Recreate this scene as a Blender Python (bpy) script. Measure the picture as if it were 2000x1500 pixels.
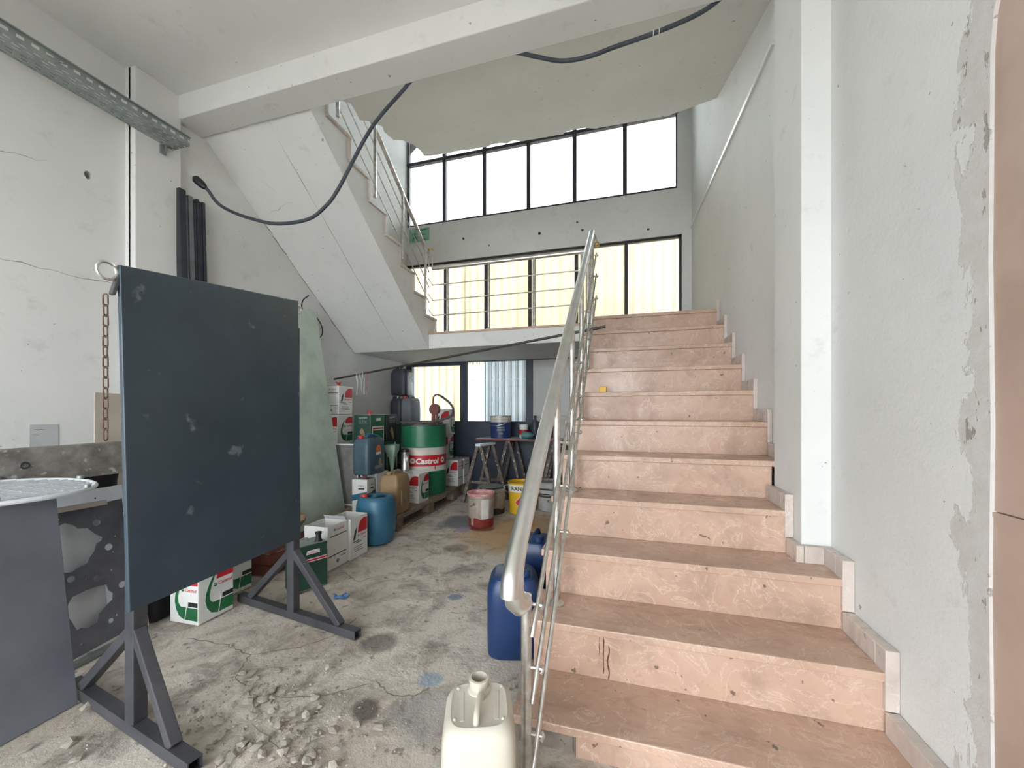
import bpy, bmesh, math, random
from mathutils import Vector, Matrix, noise
from math import sin, cos, pi, radians, atan2

random.seed(7)
for o in list(bpy.data.objects):
    bpy.data.objects.remove(o)
S = bpy.context.scene
COL = S.collection

# ------------------------------------------------------------------ camera, light
CAM_H = 1.14
cd = bpy.data.cameras.new('camera')
cd.sensor_fit = 'HORIZONTAL'
cd.sensor_width = 36.0
cd.lens = 36.0 * 759.2 / 2000.0
cd.shift_y = 52.5 / 2000.0
cd.clip_start = 0.02
cam = bpy.data.objects.new('camera', cd)
COL.objects.link(cam)
cam.location = (0, 0, CAM_H)
cam.rotation_euler = (pi / 2, 0, 0.2818)
S.camera = cam

W = bpy.data.worlds.new('world')
S.world = W
W.use_nodes = True
nt = W.node_tree
bg = nt.nodes['Background']
bg.inputs['Color'].default_value = (0.90, 0.95, 1.0, 1)
bg.inputs['Strength'].default_value = 4.0

S.view_settings.view_transform = 'Standard'
S.view_settings.look = 'None'
S.view_settings.gamma = 1.0
S.view_settings.use_curve_mapping = False
S.view_settings.exposure = 1.45

# ------------------------------------------------------------------ materials
MATS = {}


def lin(c):
    return tuple(((x / 255.0) / 12.92 if x / 255.0 < 0.04045 else ((x / 255.0 + 0.055) / 1.055) ** 2.4) for x in c)


def _nodes(name):
    m = bpy.data.materials.new(name)
    m.use_nodes = True
    n = m.node_tree.nodes
    l = m.node_tree.links
    return m, n, l, n['Principled BSDF']


def ramp(n, l, src, p0, p1, c0=(0, 0, 0, 1), c1=(1, 1, 1, 1)):
    r = n.new('ShaderNodeValToRGB')
    r.color_ramp.elements[0].position = p0
    r.color_ramp.elements[1].position = p1
    r.color_ramp.elements[0].color = c0
    r.color_ramp.elements[1].color = c1
    l.new(src, r.inputs[0])
    return r.outputs[0]


def ntex(n, l, vec, scale, detail=6, rough=0.6, dist=0.0):
    t = n.new('ShaderNodeTexNoise')
    t.inputs['Scale'].default_value = scale
    t.inputs['Detail'].default_value = detail
    t.inputs['Roughness'].default_value = rough
    t.inputs['Distortion'].default_value = dist
    l.new(vec, t.inputs['Vector'])
    return t.outputs['Fac']


def mix(n, l, fac, a, b, mode='MIX'):
    m = n.new('ShaderNodeMix')
    m.data_type = 'RGBA'
    m.blend_type = mode
    for s, v in ((0, fac), (6, a), (7, b)):
        if isinstance(v, (int, float)):
            m.inputs[s].default_value = v
        elif isinstance(v, tuple):
            m.inputs[s].default_value = v if len(v) == 4 else v + (1,)
        else:
            l.new(v, m.inputs[s])
    return m.outputs[2]


def math_(n, l, op, a, b=None):
    m = n.new('ShaderNodeMath')
    m.operation = op
    for i, v in enumerate((a, b)):
        if v is None:
            continue
        if isinstance(v, (int, float)):
            m.inputs[i].default_value = v
        else:
            l.new(v, m.inputs[i])
    return m.outputs[0]


def bump(n, l, p, h, strength=0.3, dist=0.01):
    b = n.new('ShaderNodeBump')
    b.inputs['Strength'].default_value = strength
    b.inputs['Distance'].default_value = dist
    l.new(h, b.inputs['Height'])
    l.new(b.outputs[0], p.inputs['Normal'])


def pm(name, c1, c2=None, scale=6.0, rough=0.6, metal=0.0, bmp=0.0, bscale=None, spots=None, spot_scale=20.0, spot_cut=0.66, rv=0.0, trans=0.0, coat=0.0, lo=0.35, hi=0.65):
    """Two-tone noisy material; spots = colour of scattered small marks."""
    if name in MATS:
        return MATS[name]
    m, n, l, p = _nodes(name)
    c1 = lin(c1)
    c2 = lin(c2) if c2 else c1
    tc = n.new('ShaderNodeTexCoord').outputs['Object']
    f = ntex(n, l, tc, scale)
    col = mix(n, l, ramp(n, l, f, lo, hi), c1, c2)
    if spots:
        f2 = ntex(n, l, tc, spot_scale, 4, 0.55)
        col = mix(n, l, ramp(n, l, f2, spot_cut, spot_cut + 0.06), col, lin(spots))
    l.new(col, p.inputs['Base Color'])
    p.inputs['Metallic'].default_value = metal
    p.inputs['Roughness'].default_value = rough
    p.inputs['Transmission Weight'].default_value = trans
    p.inputs['Coat Weight'].default_value = coat
    if rv:
        r = n.new('ShaderNodeMapRange')
        r.inputs['To Min'].default_value = rough - rv
        r.inputs['To Max'].default_value = rough + rv
        l.new(f, r.inputs[0])
        l.new(r.outputs[0], p.inputs['Roughness'])
    if bmp:
        bump(n, l, p, ntex(n, l, tc, bscale or scale * 6, 8, 0.65), bmp)
    MATS[name] = m
    return m


def wall_mat(name, c1, c2, peel=None, peel_col=(176, 168, 158), dirt=(150, 145, 138)):
    """Painted plaster; peel = (axis, start, end): paint flakes off more towards `end` along that axis."""
    m, n, l, p = _nodes(name)
    tc = n.new('ShaderNodeTexCoord').outputs['Object']
    big = ntex(n, l, tc, 0.9, 5, 0.55)
    col = mix(n, l, ramp(n, l, big, 0.35, 0.68), lin(c1), lin(c2))
    sm = ntex(n, l, tc, 7.0, 8, 0.7)
    col = mix(n, l, math_(n, l, 'MULTIPLY', ramp(n, l, sm, 0.58, 0.8), 0.35), col, lin(dirt))
    chip = ntex(n, l, tc, 26.0, 3, 0.5)
    col = mix(n, l, math_(n, l, 'MULTIPLY', ramp(n, l, chip, 0.735, 0.75), 0.7), col, lin((112, 108, 104)))
    h = math_(n, l, 'ADD', math_(n, l, 'MULTIPLY', ntex(n, l, tc, 60, 8, 0.7), 0.3), math_(n, l, 'MULTIPLY', sm, 0.7))
    if peel:
        ax, a, b = peel
        sep = n.new('ShaderNodeSeparateXYZ')
        l.new(tc, sep.inputs[0])
        mr = n.new('ShaderNodeMapRange')
        mr.inputs['From Min'].default_value = a
        mr.inputs['From Max'].default_value = b
        l.new(sep.outputs[ax], mr.inputs[0])
        mp = n.new('ShaderNodeMapping')
        mp.inputs['Scale'].default_value = (1, 3.0, 1.3)
        l.new(tc, mp.inputs[0])
        pn = ntex(n, l, mp.outputs[0], 2.6, 9, 0.68, 0.3)
        s = math_(n, l, 'ADD', math_(n, l, 'MULTIPLY', mr.outputs[0], 0.42), pn)
        msk = ramp(n, l, s, 0.74, 0.75)
        pc = mix(n, l, ramp(n, l, ntex(n, l, tc, 14, 7, 0.7), 0.4, 0.62), lin(peel_col), lin((205, 203, 200)))
        col = mix(n, l, msk, col, pc)
        pits = ramp(n, l, ntex(n, l, mp.outputs[0], 11, 5, 0.6), 0.62, 0.66)
        pits = math_(n, l, 'MULTIPLY', pits, msk)
        col = mix(n, l, pits, col, lin((158, 152, 146)))
        h = math_(n, l, 'SUBTRACT', h, math_(n, l, 'MULTIPLY', msk, 1.6))
        h = math_(n, l, 'SUBTRACT', h, math_(n, l, 'MULTIPLY', pits, 1.2))
    l.new(col, p.inputs['Base Color'])
    p.inputs['Roughness'].default_value = 0.78
    bump(n, l, p, h, 0.55 if peel else 0.35, 0.010 if peel else 0.006)
    MATS[name] = m
    return m


def marble_mat(name, c1, c2, vein, dirt, dirt_amt=0.5):
    m, n, l, p = _nodes(name)
    tc = n.new('ShaderNodeTexCoord').outputs['Object']
    a = ntex(n, l, tc, 2.2, 8, 0.62, 0.8)
    col = mix(n, l, ramp(n, l, a, 0.36, 0.64), lin(c1), lin(c2))
    v = ntex(n, l, tc, 5.5, 6, 0.6, 1.6)
    band = math_(n, l, 'ABSOLUTE', math_(n, l, 'SUBTRACT', v, 0.5))
    col = mix(n, l, math_(n, l, 'MULTIPLY', ramp(n, l, band, 0.0, 0.014, (1, 1, 1, 1), (0, 0, 0, 1)), 0.5), col, lin(vein))
    mp = n.new('ShaderNodeMapping')
    mp.inputs['Scale'].default_value = (1.0, 2.4, 1.0)
    l.new(tc, mp.inputs[0])
    d = ntex(n, l, mp.outputs[0], 3.3, 9, 0.7, 0.4)
    col = mix(n, l, math_(n, l, 'MULTIPLY', ramp(n, l, d, 0.5, 0.72), dirt_amt), col, lin(dirt))
    sp = ntex(n, l, tc, 24, 3, 0.5)
    col = mix(n, l, math_(n, l, 'MULTIPLY', ramp(n, l, sp, 0.71, 0.73), 0.8), col, lin((84, 74, 66)))
    l.new(col, p.inputs['Base Color'])
    l.new(ramp(n, l, d, 0.35, 0.7, (0.2, 0.2, 0.2, 1), (0.55, 0.55, 0.55, 1)), p.inputs['Roughness'])
    bump(n, l, p, ntex(n, l, tc, 40, 6, 0.6), 0.06)
    MATS[name] = m
    return m


def floor_mat():
    m, n, l, p = _nodes('worn_concrete')
    tc = n.new('ShaderNodeTexCoord').outputs['Object']
    a = ntex(n, l, tc, 1.3, 8, 0.65, 0.3)
    col = mix(n, l, ramp(n, l, a, 0.33, 0.66), lin((192, 181, 167)), lin((230, 222, 210)))
    b = ntex(n, l, tc, 5.0, 9, 0.7, 0.5)
    col = mix(n, l, math_(n, l, 'MULTIPLY', ramp(n, l, b, 0.47, 0.66), 0.8), col, lin((122, 113, 103)))
    w = ntex(n, l, tc, 9.0, 6, 0.6, 0.2)
    col = mix(n, l, math_(n, l, 'MULTIPLY', ramp(n, l, w, 0.62, 0.68), 0.6), col, lin((214, 211, 204)))
    s = ntex(n, l, tc, 17, 4, 0.55)
    col = mix(n, l, math_(n, l, 'MULTIPLY', ramp(n, l, s, 0.63, 0.68), 0.65), col, lin((104, 97, 90)))
    geo = tc

    def blob(x, y, r, colour, amt, soft=0.35):
        nonlocal col
        nz = n.new('ShaderNodeTexNoise')
        nz.inputs['Scale'].default_value = 5.0
        nz.inputs['Detail'].default_value = 5
        l.new(geo, nz.inputs['Vector'])
        vm = n.new('ShaderNodeVectorMath')
        vm.operation = 'SCALE'
        l.new(nz.outputs['Color'], vm.inputs[0])
        vm.inputs['Scale'].default_value = r * 0.9
        ad = n.new('ShaderNodeVectorMath')
        ad.operation = 'ADD'
        l.new(geo, ad.inputs[0])
        l.new(vm.outputs[0], ad.inputs[1])
        dist = n.new('ShaderNodeVectorMath')
        dist.operation = 'DISTANCE'
        l.new(ad.outputs[0], dist.inputs[0])
        dist.inputs[1].default_value = (x + r * 0.45, y + r * 0.45, r * 0.45)
        msk = ramp(n, l, math_(n, l, 'DIVIDE', dist.outputs['Value'], r), 1 - soft, 1.0, (1, 1, 1, 1), (0, 0, 0, 1))
        col = mix(n, l, math_(n, l, 'MULTIPLY', msk, amt), col, lin(colour))

    blob(-1.05, 3.45, 0.55, (206, 165, 110), 0.75, 0.5)
    blob(-0.75, 3.9, 0.45, (190, 150, 105), 0.6, 0.5)
    blob(-1.62, 3.72, 0.26, (112, 116, 128), 0.85)
    blob(-1.50, 3.48, 0.11, (160, 150, 178), 0.8)
    blob(-1.33, 3.58, 0.13, (120, 48, 38), 0.85, 0.2)
    blob(-1.17, 1.66, 0.10, (100, 92, 84), 0.7)
    blob(-0.95, 1.28, 0.07, (82, 74, 68), 0.8)
    blob(-0.72, 1.32, 0.16, (140, 140, 140), 0.5)
    blob(-0.62, 2.35, 0.16, (96, 88, 82), 0.6)
    blob(-1.35, 3.0, 0.12, (120, 110, 98), 0.6)
    blob(-1.0, 2.2, 0.05, (70, 110, 150), 0.7)
    blob(-0.8, 1.5, 0.06, (120, 150, 180), 0.6)
    l.new(col, p.inputs['Base Color'])
    p.inputs['Roughness'].default_value = 0.75
    h = math_(n, l, 'ADD', b, math_(n, l, 'MULTIPLY', ntex(n, l, tc, 45, 8, 0.7), 0.6))
    bump(n, l, p, h, 0.8, 0.016)
    MATS['floor'] = m
    return m


# one white plaster for every plastered surface; only the flaking bay by the doorway differs by its wear
M_PLASTER = wall_mat('white_plaster', (228, 228, 225), (216, 217, 215))
M_LEFT = M_RIGHT = M_BACK = M_CEIL = M_BEAM = M_SOFF = M_SLOPE = M_STRINGER = M_PLASTER
M_RNEAR = wall_mat('white_plaster_flaking', (228, 228, 225), (216, 217, 215), peel=(1, 1.36, 1.225), peel_col=(198, 195, 190))
M_FLOOR = floor_mat()
M_TREAD = M_RISER = marble_mat('stair_marble', (200, 170, 150), (182, 152, 133), (226, 208, 192), (126, 104, 88), 0.55)
M_SKIRT = marble_mat('skirting_marble', (206, 194, 185), (190, 177, 168), (220, 212, 205), (120, 110, 102), 0.4)
M_CONC = pm('rough_concrete', (150, 142, 132), (120, 112, 104), 8, 0.9, bmp=0.5, spots=(90, 84, 78), spot_scale=26)
M_DOOR = pm('door_brown', (190, 166, 152), (172, 148, 134), 2.5, 0.55, bmp=0.1, spots=(160, 134, 120), spot_scale=9, spot_cut=0.7)
M_STEEL = pm('stainless', (240, 240, 238), (224, 224, 222), 8, 0.34, 1.0, rv=0.08)
M_STEELD = pm('stainless_dull', (232, 230, 226), (190, 186, 180), 22, 0.38, 1.0, rv=0.1)
M_NAVYFR = pm('navy_frame', (52, 60, 76), (42, 50, 64), 5, 0.5, bmp=0.05)
M_DARKFR = pm('dark_frame', (60, 58, 66), (48, 47, 56), 5, 0.5)
M_BOARD = pm('board_paint', (63, 77, 88), (50, 63, 74), 2.2, 0.38, bmp=0.03, spots=(112, 120, 126), spot_scale=9, spot_cut=0.66, rv=0.08)
M_DKMETAL = pm('dark_steel', (86, 86, 90), (68, 69, 74), 7, 0.45, 0.35, bmp=0.05)
M_PROFILE = pm('dark_profile', (58, 62, 70), (44, 48, 56), 7, 0.4, 0.2)
M_PROFL = pm('grey_profile', (128, 130, 134), (108, 110, 114), 7, 0.35, 0.4)
M_GALV = pm('galvanised', (160, 168, 166), (138, 147, 146), 9, 0.42, 0.6, bmp=0.05)
M_BLACK = pm('black_plastic', (34, 34, 38), (26, 26, 30), 8, 0.5)
M_CABLE = pm('cable_rubber', (62, 70, 80), (52, 58, 66), 8, 0.55)
M_RUST = pm('rusty_chain', (128, 100, 84), (86, 68, 58), 30, 0.7, 0.4)
M_WHITE = pm('tin_white', (226, 226, 222), (214, 214, 210), 4, 0.4)
M_WHITEG = pm('carton_grey', (196, 198, 198), (178, 180, 182), 4, 0.6)
M_RED = pm('print_red', (196, 36, 44), (180, 30, 40), 5, 0.4)
M_GREEN = pm('print_green', (34, 110, 66), (28, 92, 56), 5, 0.4)
M_DGREEN = pm('print_dark_green', (34, 70, 56), (28, 58, 48), 5, 0.4)
M_INK = pm('print_black', (36, 38, 42), None, 5, 0.5)
M_INKG = pm('print_grey', (128, 130, 134), None, 5, 0.5)
M_INKW = pm('print_white', (228, 226, 222), None, 5, 0.45)
M_TINTOP = pm('tin_top', (186, 192, 190), (168, 174, 172), 9, 0.35, 0.6)
M_DRUMG = pm('drum_green', (42, 118, 82), (34, 100, 72), 3, 0.35, spots=(70, 120, 96), spot_scale=18, spot_cut=0.7)
M_DRUMW = pm('drum_white', (214, 206, 196), (198, 190, 180), 5, 0.42, spots=(150, 130, 118), spot_scale=16, spot_cut=0.7)
M_PUMP = pm('pump_red', (128, 74, 70), (106, 60, 58), 10, 0.5)
M_HOSE = pm('hose_grey', (92, 88, 84), (76, 72, 70), 10, 0.5)
M_TEALJ = pm('teal_plastic', (70, 94, 106), (58, 80, 93), 4, 0.4)
M_BARREL = pm('blue_barrel', (54, 108, 134), (44, 92, 118), 4, 0.38, spots=(80, 130, 158), spot_scale=14, spot_cut=0.7)
M_TAN = pm('tan_plastic', (158, 132, 98), (136, 112, 82), 5, 0.5, spots=(196, 176, 150), spot_scale=15, spot_cut=0.68)
M_NAVY = pm('navy_plastic', (24, 52, 96), (18, 42, 80), 4, 0.4, spots=(50, 76, 112), spot_scale=10, spot_cut=0.72)
M_NAVYTOP = M_NAVY
M_JUG = pm('milky_plastic', (200, 195, 182), (182, 172, 156), 4, 0.42)
M_JUGDIRT = M_JUG
M_GREYJ = pm('grey_plastic', (122, 126, 134), (104, 108, 118), 5, 0.5)
M_DARKJ = pm('dark_plastic', (64, 66, 78), (54, 56, 68), 5, 0.5)
M_REDCAP = pm('red_plastic', (186, 56, 52), None, 5, 0.4)
M_PALEGREEN = pm('pale_green_plastic', (176, 208, 190), (160, 194, 176), 5, 0.45)
M_WOOD = pm('pallet_wood', (150, 134, 118), (112, 98, 86), 9, 0.85, bmp=0.3)
M_OLDWOOD = pm('splashed_wood', (128, 116, 106), (86, 76, 72), 14, 0.8, bmp=0.3, spots=(196, 192, 188), spot_scale=22, spot_cut=0.6)
M_YELLOW = pm('pail_yellow', (226, 184, 48), (212, 168, 40), 5, 0.4)
M_PAILMET = pm('pail_metal', (186, 176, 164), (142, 128, 116), 6, 0.4, 0.25, spots=(96, 78, 70), spot_scale=9, spot_cut=0.62)
M_PAILRED = pm('pail_red_paint', (142, 52, 42), (118, 40, 34), 6, 0.35)
M_PINK = pm('dried_pink_paint', (200, 118, 118), (226, 190, 188), 12, 0.5)
M_PAILBLUE = pm('pail_blue', (44, 62, 112), (38, 54, 96), 5, 0.4)
M_PAILGREY = pm('pail_grey', (176, 176, 174), (140, 138, 136), 6, 0.45, spots=(70, 66, 66), spot_scale=12, spot_cut=0.62)
M_TABLE = pm('table_top', (196, 204, 212), (176, 184, 192), 5, 0.35)
M_TABLEEDGE = pm('table_edge', (128, 60, 62), (112, 52, 56), 8, 0.6)
M_SHEETW = pm('bluish_sheet', (206, 214, 222), (192, 202, 212), 3, 0.5)
M_GREYPANEL = pm('grey_panel', (112, 116, 123), (90, 94, 102), 1.8, 0.5, bmp=0.04, spots=(92, 96, 104), spot_scale=24, spot_cut=0.72)
M_LIGHTPLATE = pm('light_plate', (234, 238, 242), (220, 225, 231), 5, 0.4)
M_HOLED = pm('holed_steel', (112, 114, 120), (88, 90, 98), 4, 0.45, 0.3, bmp=0.05, spots=(120, 116, 112), spot_scale=12, spot_cut=0.7)
M_MOTTLED = pm('mottled_steel', (146, 141, 134), (102, 97, 92), 11, 0.6, 0.2, bmp=0.15, spots=(176, 172, 168), spot_scale=18, spot_cut=0.62)
M_BEIGE = pm('beige_board', (186, 176, 162), (170, 160, 148), 4, 0.7)
M_FRAMEW = pm('white_frame', (226, 228, 226), None, 5, 0.4)
M_CORK = pm('grey_felt', (126, 124, 120), (110, 108, 106), 12, 0.9, bmp=0.1)
M_PAPER = pm('paper', (206, 204, 196), (190, 188, 180), 10, 0.8)
M_BRASS = pm('brass_cap', (206, 178, 110), None, 10, 0.3, 0.9)
M_SIGN = pm('sign_green', (150, 200, 172), (134, 186, 158), 6, 0.5)
M_SIGNW = pm('sign_dark_green', (66, 140, 104), None, 6, 0.5)
M_STONE = pm('rubble_stone', (190, 183, 172), (150, 142, 131), 22, 0.9, bmp=0.4)
M_BROWNBAG = pm('brown_sack', (176, 150, 118), (148, 122, 94), 8, 0.85, bmp=0.3)
M_CRATE = pm('red_brown_crate', (120, 66, 56), (94, 50, 44), 7, 0.7)
M_BLUECLOTH = pm('blue_cloth', (86, 132, 190), (66, 108, 168), 12, 0.8)
M_YBLOCK = pm('yellow_plastic', (232, 182, 58), None, 6, 0.4)
M_PIPE = pm('dark_rod', (92, 88, 84), (70, 66, 64), 10, 0.4, 0.6)
M_PINKSTR = pm('pink_cord', (190, 130, 136), (150, 100, 104), 10, 0.7)
M_GROUND = pm('yard_ground', (150, 146, 138), (130, 126, 118), 1.5, 0.9)
M_STAIN = pm('dark_stain', (70, 66, 64), (56, 52, 50), 12, 0.9)
M_CRACK = pm('crack_dark', (138, 134, 130), None, 12, 0.95)


def fence_mat(name, c1, c2, tr=0.45):
    m, n, l, p = _nodes(name)
    tc = n.new('ShaderNodeTexCoord').outputs['Object']
    mp = n.new('ShaderNodeMapping')
    mp.inputs['Scale'].default_value = (1.0, 1.0, 0.35)
    l.new(tc, mp.inputs[0])
    col = mix(n, l, ramp(n, l, ntex(n, l, mp.outputs[0], 3.5, 7, 0.65), 0.35, 0.68), lin(c1), lin(c2))
    l.new(col, p.inputs['Base Color'])
    p.inputs['Roughness'].default_value = 0.6
    t = n.new('ShaderNodeBsdfTranslucent')
    l.new(col, t.inputs['Color'])
    ms = n.new('ShaderNodeMixShader')
    ms.inputs[0].default_value = tr
    l.new(p.outputs[0], ms.inputs[1])
    l.new(t.outputs[0], ms.inputs[2])
    l.new(ms.outputs[0], n['Material Output'].inputs['Surface'])
    return m


M_FENCE = fence_mat('fibre_sheet', (176, 164, 136), (150, 138, 112))
M_FENCEB = fence_mat('blue_fibre_sheet', (176, 196, 210), (160, 180, 198))


def glass_mat(name, tint, rough=0.0, opac=0.06):
    """Thin architectural glass: mostly clear, with a real glossy reflection."""
    m, n, l, p = _nodes(name)
    tr = n.new('ShaderNodeBsdfTransparent')
    tr.inputs[0].default_value = tint + (1,)
    g = n.new('ShaderNodeBsdfGlossy')
    g.inputs['Roughness'].default_value = rough
    fr = n.new('ShaderNodeFresnel')
    fr.inputs[0].default_value = 1.45
    ms = n.new('ShaderNodeMixShader')
    l.new(math_(n, l, 'ADD', fr.outputs[0], 0.0), ms.inputs[0])
    l.new(tr.outputs[0], ms.inputs[1])
    l.new(g.outputs[0], ms.inputs[2])
    d = n.new('ShaderNodeBsdfDiffuse')
    d.inputs[0].default_value = (0.8, 0.8, 0.78, 1)
    m2 = n.new('ShaderNodeMixShader')
    m2.inputs[0].default_value = opac
    l.new(ms.outputs[0], m2.inputs[1])
    l.new(d.outputs[0], m2.inputs[2])
    l.new(m2.outputs[0], n['Material Output'].inputs['Surface'])
    return m


M_PANE = glass_mat('window_glass', (0.94, 0.96, 0.95), 0.0, 0.02)
M_FROST = glass_mat('dusty_glass', (0.40, 0.40, 0.38), 0.2, 0.5)


def greenglass():
    m, n, l, p = _nodes('green_glass')
    tc = n.new('ShaderNodeTexCoord').outputs['Object']
    f = ntex(n, l, tc, 4, 7, 0.65)
    col = mix(n, l, ramp(n, l, f, 0.45, 0.75), lin((206, 220, 206)), lin((176, 190, 178)))
    l.new(col, p.inputs['Base Color'])
    p.inputs['Roughness'].default_value = 0.06
    p.inputs['IOR'].default_value = 1.8
    p.inputs['Coat Weight'].default_value = 1.0
    p.inputs['Coat Roughness'].default_value = 0.02
    tr = n.new('ShaderNodeBsdfTransparent')
    tr.inputs[0].default_value = (0.72, 0.82, 0.74, 1)
    ms = n.new('ShaderNodeMixShader')
    ms.inputs[0].default_value = 0.25
    l.new(p.outputs[0], ms.inputs[1])
    l.new(tr.outputs[0], ms.inputs[2])
    l.new(ms.outputs[0], n['Material Output'].inputs['Surface'])
    return m


M_GGLASS = greenglass()

# ------------------------------------------------------------------ geometry helpers


def B():
    return bmesh.new()


def box(bm, x0, x1, y0, y1, z0, z1):
    v = [bm.verts.new((x, y, z)) for z in (z0, z1) for y in (y0, y1) for x in (x0, x1)]
    for f in ((0, 2, 3, 1), (4, 5, 7, 6), (0, 1, 5, 4), (2, 6, 7, 3), (0, 4, 6, 2), (1, 3, 7, 5)):
        bm.faces.new([v[i] for i in f])
    return v


def bar(bm, p0, p1, w, h, up=(0, 0, 1)):
    """Rectangular bar from p0 to p1, w wide and h high."""
    p0, p1 = Vector(p0), Vector(p1)
    d = (p1 - p0).normalized()
    u = Vector(up)
    if abs(d.dot(u)) > 0.98:
        u = Vector((0, 1, 0))
    s = d.cross(u).normalized()
    t = s.cross(d).normalized()
    v = []
    for p in (p0, p1):
        for a, b in ((-1, -1), (1, -1), (1, 1), (-1, 1)):
            v.append(bm.verts.new(p + s * (a * w / 2) + t * (b * h / 2)))
    for i in range(4):
        j = (i + 1) % 4
        bm.faces.new((v[i], v[j], v[4 + j], v[4 + i]))
    bm.faces.new((v[3], v[2], v[1], v[0]))
    bm.faces.new((v[4], v[5], v[6], v[7]))


def tube(bm, pts, r, seg=10, closed=False, flat=1.0, cap=True):
    pts = [Vector(p) for p in pts]
    n = len(pts)
    rings = []
    prev = None
    for i, p in enumerate(pts):
        if closed:
            d = pts[(i + 1) % n] - pts[(i - 1) % n]
        else:
            d = pts[min(i + 1, n - 1)] - pts[max(i - 1, 0)]
        d.normalize()
        if prev is None:
            a = Vector((0, 0, 1)) if abs(d.z) < 0.9 else Vector((1, 0, 0))
            s = d.cross(a).normalized()
        else:
            s = (prev - d * prev.dot(d))
            if s.length < 1e-6:
                s = d.orthogonal()
            s.normalize()
        prev = s
        t = s.cross(d).normalized()
        rr = r[i] if isinstance(r, (list, tuple)) else r
        rings.append([bm.verts.new(p + s * (cos(2 * pi * k / seg) * rr * flat) + t * (sin(2 * pi * k / seg) * rr)) for k in range(seg)])
    m = n if closed else n - 1
    for i in range(m):
        a, b = rings[i], rings[(i + 1) % n]
        for k in range(seg):
            bm.faces.new((a[k], a[(k + 1) % seg], b[(k + 1) % seg], b[k]))
    if not closed and cap:
        bm.faces.new(rings[0][::-1])
        bm.faces.new(rings[-1])


def smooth_path(pts, sub=8):
    P = [Vector(p) for p in pts]
    P = [P[0] * 2 - P[1]] + P + [P[-1] * 2 - P[-2]]
    out = []
    for i in range(1, len(P) - 2):
        for k in range(sub):
            t = k / sub
            a, b, c, d = P[i - 1], P[i], P[i + 1], P[i + 2]
            out.append(0.5 * ((2 * b) + (c - a) * t + (2 * a - 5 * b + 4 * c - d) * t * t + (3 * b - a - 3 * c + d) * t ** 3))
    out.append(P[-2])
    return out


def lathe(bm, prof, seg=32, c=(0, 0, 0), a0=0.0, a1=2 * pi, close=True):
    full = abs(a1 - a0 - 2 * pi) < 1e-6
    n = seg if full else seg + 1
    rings = []
    for r, z in prof:
        rings.append([bm.verts.new((c[0] + r * cos(a0 + (a1 - a0) * k / seg), c[1] + r * sin(a0 + (a1 - a0) * k / seg), c[2] + z)) for k in range(n)])
    for a, b in zip(rings[:-1], rings[1:]):
        for k in range(seg):
            j = (k + 1) % n
            bm.faces.new((a[k], a[j], b[j], b[k]))
    if close and full:
        bm.faces.new(rings[0][::-1])
        bm.faces.new(rings[-1])
    return rings


def loft(bm, secs, seg=40, rot=0.0):
    """Rounded-rectangle sections: (z, half_x, half_y, exponent[, cx, cy])."""
    rings = []
    for s in secs:
        z, hx, hy, e = s[:4]
        cx, cy = (s[4], s[5]) if len(s) > 4 else (0, 0)
        ring = []
        for k in range(seg):
            a = 2 * pi * k / seg + 0.0001
            ca, sa = cos(a), sin(a)
            x = math.copysign(abs(ca) ** (2 / e), ca) * hx
            y = math.copysign(abs(sa) ** (2 / e), sa) * hy
            ring.append(bm.verts.new((cx + x, cy + y, z)))
        rings.append(ring)
    for a, b in zip(rings[:-1], rings[1:]):
        for k in range(seg):
            j = (k + 1) % seg
            bm.faces.new((a[k], a[j], b[j], b[k]))
    bm.faces.new(rings[0][::-1])
    bm.faces.new(rings[-1])


def prism(bm, poly, fn, d=0.0012):
    """Thin solid from a 2D outline; fn(u, v, depth) -> point, depth 0 at the surface, d in front."""
    a = [bm.verts.new(fn(u, v, d)) for u, v in poly]
    b = [bm.verts.new(fn(u, v, 0)) for u, v in poly]
    bm.faces.new(a)
    bm.faces.new(b[::-1])
    n = len(poly)
    for i in range(n):
        j = (i + 1) % n
        bm.faces.new((a[j], a[i], b[i], b[j]))


def link(o, parent=None):
    COL.objects.link(o)
    if parent is not None:
        o.parent = parent
    return o


def obj(name, bm, mat, parent=None, smooth=False, bevel=0.0, bseg=2, angle=0.7, at=None):
    bmesh.ops.recalc_face_normals(bm, faces=bm.faces[:])
    me = bpy.data.meshes.new(name)
    if at is not None:
        bmesh.ops.translate(bm, vec=-Vector(at), verts=bm.verts[:])
    bm.to_mesh(me)
    bm.free()
    if smooth:
        me.polygons.foreach_set('use_smooth', [True] * len(me.polygons))
        me.set_sharp_from_angle(angle=angle)
    if isinstance(mat, (list, tuple)):
        for m in mat:
            me.materials.append(m)
    else:
        me.materials.append(mat)
    o = bpy.data.objects.new(name, me)
    link(o, parent)
    if bevel:
        md = o.modifiers.new('bevel', 'BEVEL')
        md.width = bevel
        md.segments = bseg
        md.limit_method = 'ANGLE'
        md.angle_limit = 0.6
    if at is not None:
        o.location = at
    return o


def thing(name, label, cat, loc=(0, 0, 0), rz=0.0, group=None, rot=None):
    o = bpy.data.objects.new(name, None)
    o.empty_display_size = 0.05
    COL.objects.link(o)
    o.location = loc
    o.rotation_euler = rot if rot else (0, 0, rz)
    o['label'] = label
    o['category'] = cat
    if group:
        o['group'] = group
    return o


def tag(o, label, cat, group=None):
    o['label'] = label
    o['category'] = cat
    if group:
        o['group'] = group
    return o


def struct(name, bm, mat, parent=None, **k):
    o = obj(name, bm, mat, parent, **k)
    if parent is None:
        o['kind'] = 'structure'
    return o


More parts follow.
